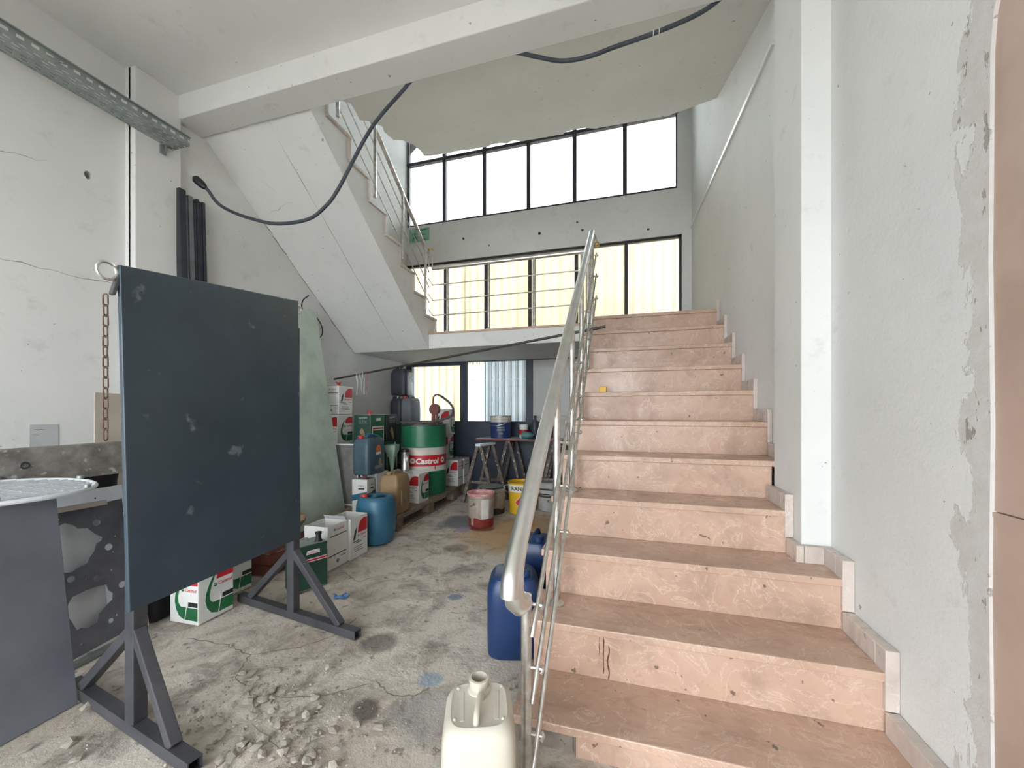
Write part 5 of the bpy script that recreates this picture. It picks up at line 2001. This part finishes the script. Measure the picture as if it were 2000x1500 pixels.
def pail(label, loc, r0, r1, h, mat, rim=M_TINTOP, fill=None, bands=(), rz=0.0, bail=True, bail_mat=M_STEELD, group=None, name='paint_pail', lidded=False):
    t = thing(name, label, 'pail', loc, rz, group)
    R = lambda z: r0 + (r1 - r0) * z / h
    bm = B()
    lathe(bm, [(r0 - 0.006, 0), (r0, 0.004), (R(h * 0.5), h * 0.5), (R(h * 0.84), h * 0.84), (R(h * 0.84) + 0.004, h * 0.85), (R(h * 0.84), h * 0.86), (r1, h - 0.012)], 44, close=False)
    obj('body', bm, mat, t, smooth=True)
    bm = B()
    lathe(bm, [(0.0, 0.002), (r0 - 0.006, 0.002)], 44, close=False)
    obj('base', bm, mat, t)
    bm = B()
    lathe(bm, [(r1, h - 0.016), (r1 + 0.006, h - 0.012), (r1 + 0.007, h), (r1 + 0.001, h + 0.002), (r1 - 0.006, h), (r1 - 0.008, h - 0.03)], 44, close=False)
    obj('rim', bm, rim, t, smooth=True)
    bm = B()
    zf = h - (0.006 if lidded else 0.03)
    lathe(bm, [(r1 - 0.005, zf), (r1 * 0.72, zf - 0.002), (r1 * 0.7, zf - 0.006), (0.0, zf - 0.006)], 44, close=False)
    obj('lid' if lidded else 'dried_paint', bm, fill or rim, t, smooth=True)
    for z0, z1, m_, wavy in bands:
        bm = B()
        n = 60
        e = 0.0012
        f0 = [bm.verts.new(((R(z0) + e) * cos(2 * pi * k / n), (R(z0) + e) * sin(2 * pi * k / n), z0)) for k in range(n)]
        f1 = []
        for k in range(n):
            zz = z1 + wavy * (0.6 * sin(2 * pi * k / n * 3 + 1) + 0.4 * sin(2 * pi * k / n * 7))
            f1.append(bm.verts.new(((R(zz) + e) * cos(2 * pi * k / n), (R(zz) + e) * sin(2 * pi * k / n), zz)))
        for k in range(n):
            bm.faces.new((f0[k], f0[(k + 1) % n], f1[(k + 1) % n], f1[k]))
        obj('paint_band', bm, m_, t, smooth=True)
    if bail:
        bm = B()
        zz = h * 0.87
        tube(bm, smooth_path([(r1 + 0.012, 0.0, zz), (r1 * 0.9, -r1 * 0.75, zz - h * 0.22), (0.0, -r1 * 1.12, zz - h * 0.30), (-r1 * 0.9, -r1 * 0.75, zz - h * 0.22), (-r1 - 0.012, 0.0, zz)], 6), 0.003, 6)
        obj('bail_handle', bm, bail_mat, t, smooth=True)
        for s_ in (-1, 1):
            bm = B()
            bmesh.ops.create_icosphere(bm, subdivisions=1, radius=0.012, matrix=Matrix.Translation((s_ * (r1 + 0.004), 0, zz)))
            obj('lug', bm, bail_mat, t, smooth=True)
    return t


rp = pail('metal paint pail with dried red paint around its foot', (-1.385, 3.665, 0), 0.124, 0.134, 0.325, M_PAILMET, rim=M_PINK, fill=M_PINK, bands=((0.001, 0.085, M_PAILRED, 0.012), (0.30, 0.312, M_PINK, 0.004)), bail=False)
for k, (a, w, z0) in enumerate(((-1.95, 0.12, 0.02), (-0.9, 0.3, 0.085), (-1.35, 0.012, 0.1))):
    bm = B()
    f0 = [bm.verts.new((0.1275 * cos(a + w * q), 0.1275 * sin(a + w * q), z0)) for q in (-1, -0.3, 0.3, 1)]
    f1 = [bm.verts.new((0.1345 * cos(a + w * q), 0.1345 * sin(a + w * q), 0.30 - 0.02 * k)) for q in (-1, -0.3, 0.3, 1)]
    for q in range(3):
        bm.faces.new((f0[q], f0[q + 1], f1[q + 1], f1[q]))
    obj('paint_run', bm, (M_PAILMET, M_PAILRED if k == 1 else M_PAPER, M_INKG)[k] if k != 1 else M_PAPER, rp)
pail('dirty metal pail with a loose lid behind the red paint pail', (-1.415, 4.15, 0), 0.118, 0.128, 0.28, M_PAILMET, fill=M_TINTOP, bands=((0.001, 0.06, M_STAIN, 0.012),), lidded=True, rz=0.7, bail=False)
bm = B()
lathe(bm, [(0.0, 0.0), (0.125, 0.0), (0.128, 0.006), (0.128, 0.010), (0.0, 0.008)], 36)
o = obj('pail_lid', bm, M_TINTOP, smooth=True)
o.location = (-1.46, 4.15, 0.288)
o.rotation_euler = (0.0, radians(-1.5), 0)
tag(o, 'loose round tin lid lying on the dirty metal pail', 'lid')
yp = pail('yellow paint pail with white band, brand name and red diamond', (-1.115, 4.255, 0), 0.142, 0.155, 0.345, M_YELLOW, rim=M_YELLOW, fill=M_YELLOW, bands=((0.245, 0.325, M_INKW, 0.0),), rz=0, bail=False)
va = atan2(-4.255, 1.125)


def cyl_text(root, txt, a_mid, z, h, mat, r, wtot, bold=0.001, shear=0.0):
    bm, w = text_bm(txt, h * 1.4, shear, bold, 0.0005)
    k = wtot / w
    for v in bm.verts:
        a = a_mid + (v.co.x * k - wtot / 2) / r
        v.co = Vector(((r + v.co.z) * cos(a), (r + v.co.z) * sin(a), z + v.co.y))
    return obj('lettering', bm, mat, root)


cyl_text(yp, 'KANAT', va - 0.16, 0.265, 0.044, M_INK, 0.1545, 0.205, 0.0015)
for sc_, mt, li in ((0.068, M_INKW, 0.0016), (0.062, M_RED, 0.0026)):
    bm = B()
    n = 8
    pts = []
    for du, dv in ((0, -1), (0.5, -0.5), (1, 0), (0.5, 0.5), (0, 1), (-0.5, 0.5), (-1, 0), (-0.5, -0.5)):
        r = 0.149 + li
        a = va - 0.10 + du * sc_ / r
        pts.append(bm.verts.new((r * cos(a), r * sin(a), 0.135 + dv * sc_)))
    c = bm.verts.new(((0.149 + li) * cos(va - 0.10), (0.149 + li) * sin(va - 0.10), 0.135))
    for k in range(8):
        bm.faces.new((c, pts[k], pts[(k + 1) % 8]))
    hd = obj('hazard_diamond', bm, mt, yp)
bm = B()
pts = []
for du, dv in ((-0.35, 0.1), (0.35, 0.1), (0.3, 0.35), (0.1, 0.5), (0, 0.62), (-0.12, 0.45), (-0.28, 0.38)):
    a = va - 0.10 + du * 0.05 / 0.152
    pts.append(bm.verts.new((0.153 * cos(a), 0.153 * sin(a), 0.135 + dv * 0.05)))
bm.faces.new(pts)
obj('flame_mark', bm, M_INK, hd)
bm = B()
tube(bm, smooth_path([(-0.155, -0.02, 0.30), (-0.19, -0.06, 0.29), (-0.175, -0.10, 0.20), (-0.19, -0.13, 0.15)], 4), 0.0035, 6)
obj('bent_wire', bm, M_FRAMEW, yp, smooth=True)
pail('grey paint pail with dark streaks near the stair foot', (-0.84, 4.45, 0), 0.13, 0.142, 0.33, M_PAILGREY, rim=M_PAILGREY, fill=M_PAILGREY, bands=((0.16, 0.20, M_STAIN, 0.008), (0.24, 0.26, M_STAIN, 0.006)), lidded=True)

# ------------------------------------------------------------------ sawhorse and table
sh_ = thing('sawhorse', 'paint-splashed wooden sawhorse with a pale top in front of the table', 'sawhorse', (-1.70, 4.66, 0))
bm = B()
bar(bm, (-1.745, 4.50, 0.715), (-1.655, 4.83, 0.715), 0.075, 0.03)
wpart(sh_, 'top_beam', bm, M_LIGHTPLATE, bevel=0.004)
for y, xm in ((4.54, -1.735), (4.79, -1.665)):
    for s_ in (-1, 1):
        bm = B()
        bar(bm, (xm + s_ * 0.02, y, 0.70), (xm + s_ * 0.21, y + (0.03 if y > 4.6 else -0.03), 0.0), 0.04, 0.05, up=(0, 1, 0))
        wpart(sh_, 'leg', bm, M_OLDWOOD, bevel=0.003)
    bm = B()
    bar(bm, (xm - 0.14, y, 0.25), (xm + 0.14, y, 0.25), 0.02, 0.03)
    wpart(sh_, 'cross_rail', bm, M_OLDWOOD)
tb = thing('work_table', 'pale trestle table with a reddish edge below the windows', 'table', (-1.3, 5.06, 0))
TY0, TY1, TX0, TX1, TZ_ = 4.84, 5.31, -1.90, -0.60, 0.775
bm = B()
box(bm, TX0, TX1, TY0, TY1, TZ_ - 0.022, TZ_)
wpart(tb, 'table_top', bm, M_TABLE)
bm = B()
box(bm, TX0, TX1, TY0 - 0.004, TY0, TZ_ - 0.024, TZ_ - 0.002)
box(bm, TX0 - 0.004, TX0, TY0, TY1, TZ_ - 0.024, TZ_ - 0.002)
wpart(tb, 'edge_band', bm, M_TABLEEDGE)
for xm in (-1.47, -0.85):
    bm = B()
    box(bm, xm - 0.03, xm + 0.03, TY0 + 0.04, TY1 - 0.04, TZ_ - 0.062, TZ_ - 0.022)
    wpart(tb, 'trestle_beam', bm, M_OLDWOOD)
    for y in (TY0 + 0.07, TY1 - 0.09):
        for s_ in (-1, 1):
            bm = B()
            bar(bm, (xm + s_ * 0.02, y, TZ_ - 0.05), (xm + s_ * 0.20, y, 0.0), 0.035, 0.04, up=(0, 1, 0))
            wpart(tb, 'leg', bm, M_OLDWOOD)
        bm = B()
        bar(bm, (xm - 0.165, y, 0.14), (xm + 0.165, y, 0.14), 0.03, 0.05)
        wpart(tb, 'cross_rail', bm, M_OLDWOOD)
bp = pail('blue and white paint pail standing on the pale table', (-1.60, 4.985, TZ_), 0.132, 0.142, 0.30, M_PAILBLUE, rim=M_TINTOP, fill=M_TINTOP, bands=((0.215, 0.285, M_DRUMW, 0.006),), lidded=True, rz=-0.3)
bva = atan2(-4.985, 1.60) + 0.3
for k, (w_, z_) in enumerate(((0.10, 0.135), (0.11, 0.105), (0.05, 0.06))):
    bm = B()
    r = 0.1395
    f0 = [bm.verts.new((r * cos(bva + u / r), r * sin(bva + u / r), z_)) for u in (-w_ / 2, 0, w_ / 2)]
    f1 = [bm.verts.new((r * cos(bva + u / r), r * sin(bva + u / r), z_ + 0.018)) for u in (-w_ / 2, 0, w_ / 2)]
    for q in range(2):
        bm.faces.new((f0[q], f0[q + 1], f1[q + 1], f1[q]))
    obj('label_line', bm, M_INKG, bp)


def small_can(label, loc, r, h, body, band, name='small_can'):
    t = thing(name, label, 'can', loc)
    bm = B()
    lathe(bm, [(r, 0), (r, h * 0.97), (r + 0.003, h * 0.975), (r + 0.003, h), (r - 0.004, h), (r - 0.006, h - 0.008), (0, h - 0.008)], 28)
    obj('body', bm, body, t, smooth=True)
    bm = B()
    lathe(bm, [(r + 0.001, h * 0.25), (r + 0.001, h * 0.62)], 28, close=False)
    obj('band', bm, band, t, smooth=True)
    return t


small_can('small white and red tin on the table beside the dark bottle', (-1.31, 5.10, TZ_), 0.06, 0.18, M_FRAMEW, M_RED)
small_can('small tin with a red sweep next to the white sheet on the table', (-1.01, 5.12, TZ_), 0.065, 0.20, M_PAILGREY, M_RED)


def bottle(label, loc, r, h, mat, rot=(0, 0, 0), capm=M_BLACK):
    t = thing('bottle', label, 'bottle', loc, rot=rot)
    bm = B()
    lathe(bm, [(r * 0.9, 0), (r, 0.008), (r, h * 0.62), (r * 0.8, h * 0.74), (r * 0.35, h * 0.84), (r * 0.32, h * 0.92)], 24)
    obj('body', bm, mat, t, smooth=True)
    bm = B()
    lathe(bm, [(r * 0.4, h * 0.9), (r * 0.4, h), (r * 0.3, h * 1.01)], 16)
    obj('cap', bm, capm, t, smooth=True)
    return t


bottle('tall dark grey bottle on the table between the two tins', (-1.15, 5.08, TZ_), 0.05, 0.30, M_DARKJ)
bottle('teal plastic bottle lying on its side on the table', (-1.30, 4.945, TZ_ + 0.045), 0.045, 0.18, pm('teal_bottle', (86, 140, 140), (70, 120, 122), 8, 0.4), rot=(0, radians(90), 0.35), capm=M_NAVY)
pl_ = thing('pliers', 'black handled pliers lying on the table edge', 'pliers', (-1.10, 4.90, TZ_))
for s_ in (-1, 1):
    bm = B()
    tube(bm, smooth_path([(-0.10, 0.03 * s_ - 0.01, 0.009), (-0.05, 0.028 * s_ - 0.005, 0.009), (0.0, 0.0, 0.009)], 4), 0.008, 8)
    obj('handle', bm, M_BLACK, pl_, smooth=True)
    bm = B()
    bar(bm, (0.0, 0.0, 0.009), (0.06, 0.008 * -s_, 0.009), 0.012, 0.012)
    obj('jaw', bm, M_DKMETAL, pl_)
bm = B()
box(bm, -0.985 + 0.07, -0.70, 5.23, 5.245, TZ_, TZ_ + 0.30)
o = obj('white_sheet', bm, M_PAPER, at=(-0.8, 5.24, TZ_))
tag(o, 'upright white sheet at the back of the table', 'sheet')

# ------------------------------------------------------------------ jerrycans beside the stairs
jerrycan('jerrycan', 'navy blue jerrycan on the floor beside the lower stair steps', (-0.515, 1.81, 0), 0.25, 0.125, 0.12, 0.385, M_NAVY, M_NAVYTOP, cap=M_NAVYTOP, cap_at=(0.05, -0.05), e=4.2, group='blue jerrycans by the stairs')
jb = bpy.data.objects[-1] if False else None
jerrycan('jerrycan', 'navy blue jerrycan standing further up behind the other navy one', (-0.50, 2.23, 0), 0.0, 0.10, 0.12, 0.42, M_NAVY, M_NAVYTOP, cap=M_NAVYTOP, cap_at=(0.03, -0.06), e=4.2, group='blue jerrycans by the stairs')

wj = thing('white_jerrycan', 'milky white jerrycan without cap at the foot of the stairs', 'jerrycan', (-0.355, 0.925, 0), 0.36)
bm = B()
loft(bm, [(0.0, 0.080, 0.085, 5), (0.012, 0.088, 0.093, 5), (0.18, 0.091, 0.096, 5), (0.30, 0.091, 0.096, 5), (0.345, 0.089, 0.094, 5), (0.375, 0.085, 0.090, 5), (0.385, 0.080, 0.085, 4.5)], 48)
obj('body', bm, M_JUGDIRT, wj, smooth=True)
bm = B()
loft(bm, [(0.345, 0.0895, 0.0945, 5), (0.376, 0.0855, 0.0905, 5), (0.392, 0.078, 0.083, 4.5), (0.397, 0.070, 0.075, 4), (0.393, 0.062, 0.066, 4)], 48)
obj('shoulder', bm, M_JUG, wj, smooth=True)
bm = B()
lathe(bm, [(0.031, 0.386), (0.030, 0.398), (0.024, 0.402), (0.024, 0.418), (0.027, 0.420), (0.027, 0.427), (0.021, 0.428), (0.020, 0.40), (0.0, 0.398)], 24, (0.0, 0.055, 0))
obj('neck', bm, M_JUG, wj, smooth=True)
bm = B()
tube(bm, smooth_path([(0.006, 0.022, 0.388), (0.005, 0.012, 0.410), (0.0, -0.02, 0.414), (-0.005, -0.05, 0.408), (-0.007, -0.065, 0.386)], 5), 0.008, 10)
obj('handle', bm, M_JUG, wj, smooth=True)
for x, y in ((-0.055, 0.06), (0.06, 0.06), (-0.058, -0.045), (0.058, -0.05)):
    bm = B()
    bmesh.ops.create_icosphere(bm, subdivisions=2, radius=0.005, matrix=Matrix.Translation((x, y, 0.394)))
    obj('stud', bm, M_JUG, wj, smooth=True)
for x in (-0.045, 0.048):
    bm = B()
    bar(bm, (x, 0.05, 0.392), (x * 0.9, -0.05, 0.391), 0.012, 0.006)
    obj('moulded_rib', bm, M_JUG, wj, bevel=0.002)

# ------------------------------------------------------------------ small things
bm = B()
box(bm, -0.175, -0.125, 2.88, 2.93, nz(7) + 0.001, nz(7) + 0.046)
o = obj('yellow_block', bm, M_YBLOCK, bevel=0.004, at=(-0.15, 2.9, nz(7)))
tag(o, 'small yellow plastic block on a marble stair tread', 'block')
bm = B()
bmesh.ops.create_grid(bm, x_segments=14, y_segments=8, size=0.5)
for v in bm.verts:
    x, y = v.co.x, v.co.y
    v.co = Vector((x * 0.085, y * 0.04 * (1 + 0.6 * sin(x * 9)), 0.006 + 0.010 * (noise.noise(Vector((x * 5, y * 5, 2))) + 0.4)))
o = obj('cloth_scrap', bm, M_BLUECLOTH, smooth=True)
o.location = (-1.66, 1.99, 0.0)
o.rotation_euler = (0, 0, 0.5)
md = o.modifiers.new('solid', 'SOLIDIFY')
md.thickness = 0.004
tag(o, 'crumpled blue cloth scrap on the concrete floor', 'cloth')
# twisted wire bundle at the top of the upper flight
tw = thing('wire_tangle', 'tangle of thin wires on the top of the upper flight', 'wires', (NX, 2.47, 3.62))
random.seed(3)
for k in range(7):
    bm = B()
    p = [(0.06 + 0.03 * random.random() - 0.03 * k % 0.05, -0.12 + 0.05 * q + 0.06 * random.random(), 0.03 + 0.25 * random.random()) for q in range(6)]
    tube(bm, smooth_path(p, 4), 0.003, 5)
    obj('wire', bm, M_CABLE, tw, smooth=True)
# green emergency sign on the back wall
sg = thing('exit_sign', 'pale green emergency sign with a running figure on the back wall', 'sign', (-3.03, YB - 0.012, 3.74))
bm = B()
box(bm, -0.17, 0.17, 0.0, 0.01, 0.0, 0.20)
obj('plate', bm, M_SIGN, sg)
fnS = lambda u, v, d: (u, -d, v)
fig = [[(-0.12, 0.02), (-0.10, 0.02), (-0.07, 0.09), (-0.085, 0.11), (-0.11, 0.07)], [(-0.085, 0.08), (-0.065, 0.09), (-0.03, 0.05), (-0.02, 0.02), (-0.035, 0.02), (-0.05, 0.045)], [(-0.10, 0.08), (-0.07, 0.08), (-0.05, 0.135), (-0.075, 0.145)], [(-0.06, 0.135), (-0.055, 0.12), (-0.02, 0.10), (-0.02, 0.115)], [(-0.08, 0.14), (-0.075, 0.125), (-0.12, 0.11), (-0.12, 0.12)], circle(-0.05, 0.165, 0.014, 10)]
bm = B()
for p in fig:
    prism(bm, p, fnS, 0.002)
obj('running_figure', bm, M_SIGNW, sg)
bm = B()
for p in ([(0.02, 0.02), (0.035, 0.02), (0.035, 0.18), (0.02, 0.18)], [(0.02, 0.165), (0.12, 0.165), (0.12, 0.18), (0.02, 0.18)], [(0.05, 0.09), (0.12, 0.09), (0.12, 0.105), (0.05, 0.105)], [(0.02, 0.02), (0.12, 0.02), (0.12, 0.035), (0.02, 0.035)]):
    prism(bm, p, fnS, 0.002)
obj('door_symbol', bm, M_SIGNW, sg)

# ------------------------------------------------------------------ rubble
random.seed(9)


def stone_mesh(name, seed):
    bm = B()
    bmesh.ops.create_icosphere(bm, subdivisions=1, radius=1.0)
    for v in bm.verts:
        v.co *= 0.75 + 0.5 * noise.noise(v.co * 1.3 + Vector((seed * 7.1, 0, 0)))
        v.co.z *= 0.55
    zmin = min(v.co.z for v in bm.verts)
    for v in bm.verts:
        v.co.z -= zmin
    me = bpy.data.meshes.new(name)
    bm.to_mesh(me)
    bm.free()
    me.materials.append(M_STONE)
    return me


sm = [stone_mesh('concrete_chunk', k) for k in range(6)]
k = 0
spots = [(-1.98, 0.98, 0.035), (-1.83, 0.86, 0.03), (-1.72, 0.82, 0.022), (-1.93, 0.80, 0.02), (-1.62, 1.28, 0.016)]
while len(spots) < 120:
    a, r = random.random() * 2 * pi, abs(random.gauss(0, 0.22))
    cx, cy = random.choice(((-1.18, 1.12), (-1.35, 1.22), (-1.0, 1.02), (-1.25, 1.0), (-1.55, 1.3)))
    x, y = cx + r * cos(a), cy + 0.6 * r * sin(a)
    if -1.62 < x < -0.8 and 0.85 < y < 1.6:
        spots.append((x, y, 0.008 + 0.021 * random.random() ** 1.6))
for x, y, s_ in spots:
    o = bpy.data.objects.new('concrete_chunk', sm[k % 6])
    COL.objects.link(o)
    o.location = (x, y, -0.006)
    o.scale = (s_ * (0.8 + 0.5 * random.random()), s_, s_)
    o.rotation_euler = (0, 0, random.random() * 6)
    if k < 4:
        tag(o, 'larger broken concrete chunk between the grey panel and the board foot', 'rubble', 'concrete chunks')
    else:
        tag(o, 'small broken concrete chunk on the crumbled floor by the board stand', 'rubble', 'small concrete chunks')
    k += 1
bm = B()
for q in range(700):
    a, r = random.random() * 2 * pi, abs(random.gauss(0, 0.38))
    cx, cy = random.choice(((-1.2, 1.12), (-1.0, 1.0), (-1.4, 1.25)))
    x, y = cx + r * cos(a), cy + 0.55 * r * sin(a)
    if not (-2.0 < x < -0.6 and 0.75 < y < 1.7):
        continue
    s_ = 0.002 + 0.0045 * random.random() ** 2
    bmesh.ops.create_icosphere(bm, subdivisions=1, radius=s_, matrix=Matrix.Translation((x, y, -0.004)) @ Matrix.Rotation(random.random() * 6, 4, 'Z') @ Matrix.Diagonal((1.3, 0.8, 0.8, 1)))
o = obj('gravel', bm, M_STONE)
o['kind'] = 'stuff'
tag(o, 'fine concrete gravel scattered over the crumbled floor', 'gravel')

# ------------------------------------------------------------------ marks on the floor and the stairs
random.seed(31)
fl_ = bpy.data.objects['floor']
bm = B()
for path in ([(-2.10, 1.42), (-1.85, 1.43), (-1.68, 1.40), (-1.60, 1.27), (-1.42, 1.20), (-1.30, 1.10)], [(-1.30, 1.10), (-1.10, 1.03), (-0.92, 0.98)], [(-1.68, 1.40), (-1.5, 1.52), (-1.40, 1.66), (-1.42, 1.85)], [(-1.42, 1.20), (-1.15, 1.28), (-1.0, 1.42)], [(-1.02, 1.42), (-0.90, 1.36), (-0.80, 1.38), (-0.76, 1.46)], [(-0.95, 2.0), (-0.80, 2.05), (-0.68, 2.2)], [(-1.25, 2.2), (-1.05, 2.25), (-0.9, 2.2)], [(-1.9, 2.3), (-1.7, 2.2), (-1.62, 2.35)]):
    P = []
    for (xa, ya), (xb, yb) in zip(path[:-1], path[1:]):
        for q in range(7):
            P.append((xa + (xb - xa) * q / 7 + 0.012 * (random.random() - 0.5), ya + (yb - ya) * q / 7 + 0.012 * (random.random() - 0.5), 0.0005))
    ribbon(bm, P, 0.0026, (0, 0, 1))
P = [(-1.17 + 0.055 * cos(2 * pi * k / 18), 1.66 + 0.05 * sin(2 * pi * k / 18), 0.0005) for k in range(17)]
ribbon(bm, P, 0.002, (0, 0, 1))
obj('crack', bm, pm('floor_crack', (140, 129, 116), (118, 108, 98), 20, 0.95), fl_)
bm = B()
yd = ny(2) + 0.0115
for x0, z0, z1, w_ in ((-0.078, nz(2) - 0.03, nz(1) + 0.02, 0.0022), (-0.060, nz(2) - 0.06, nz(1) + 0.0, 0.0028), (-0.094, nz(2) - 0.03, nz(1) + 0.09, 0.0016)):
    ribbon(bm, [(x0 + 0.004 * sin(q * 1.1) * (1 if x0 > -0.07 else 0.2), yd, z0 + (z1 - z0) * q / 9) for q in range(10)], w_, (0, -1, 0))
wpart(st1, 'rust_drip', bm, pm('rust_drip', (120, 66, 38), (92, 48, 30), 20, 0.6))
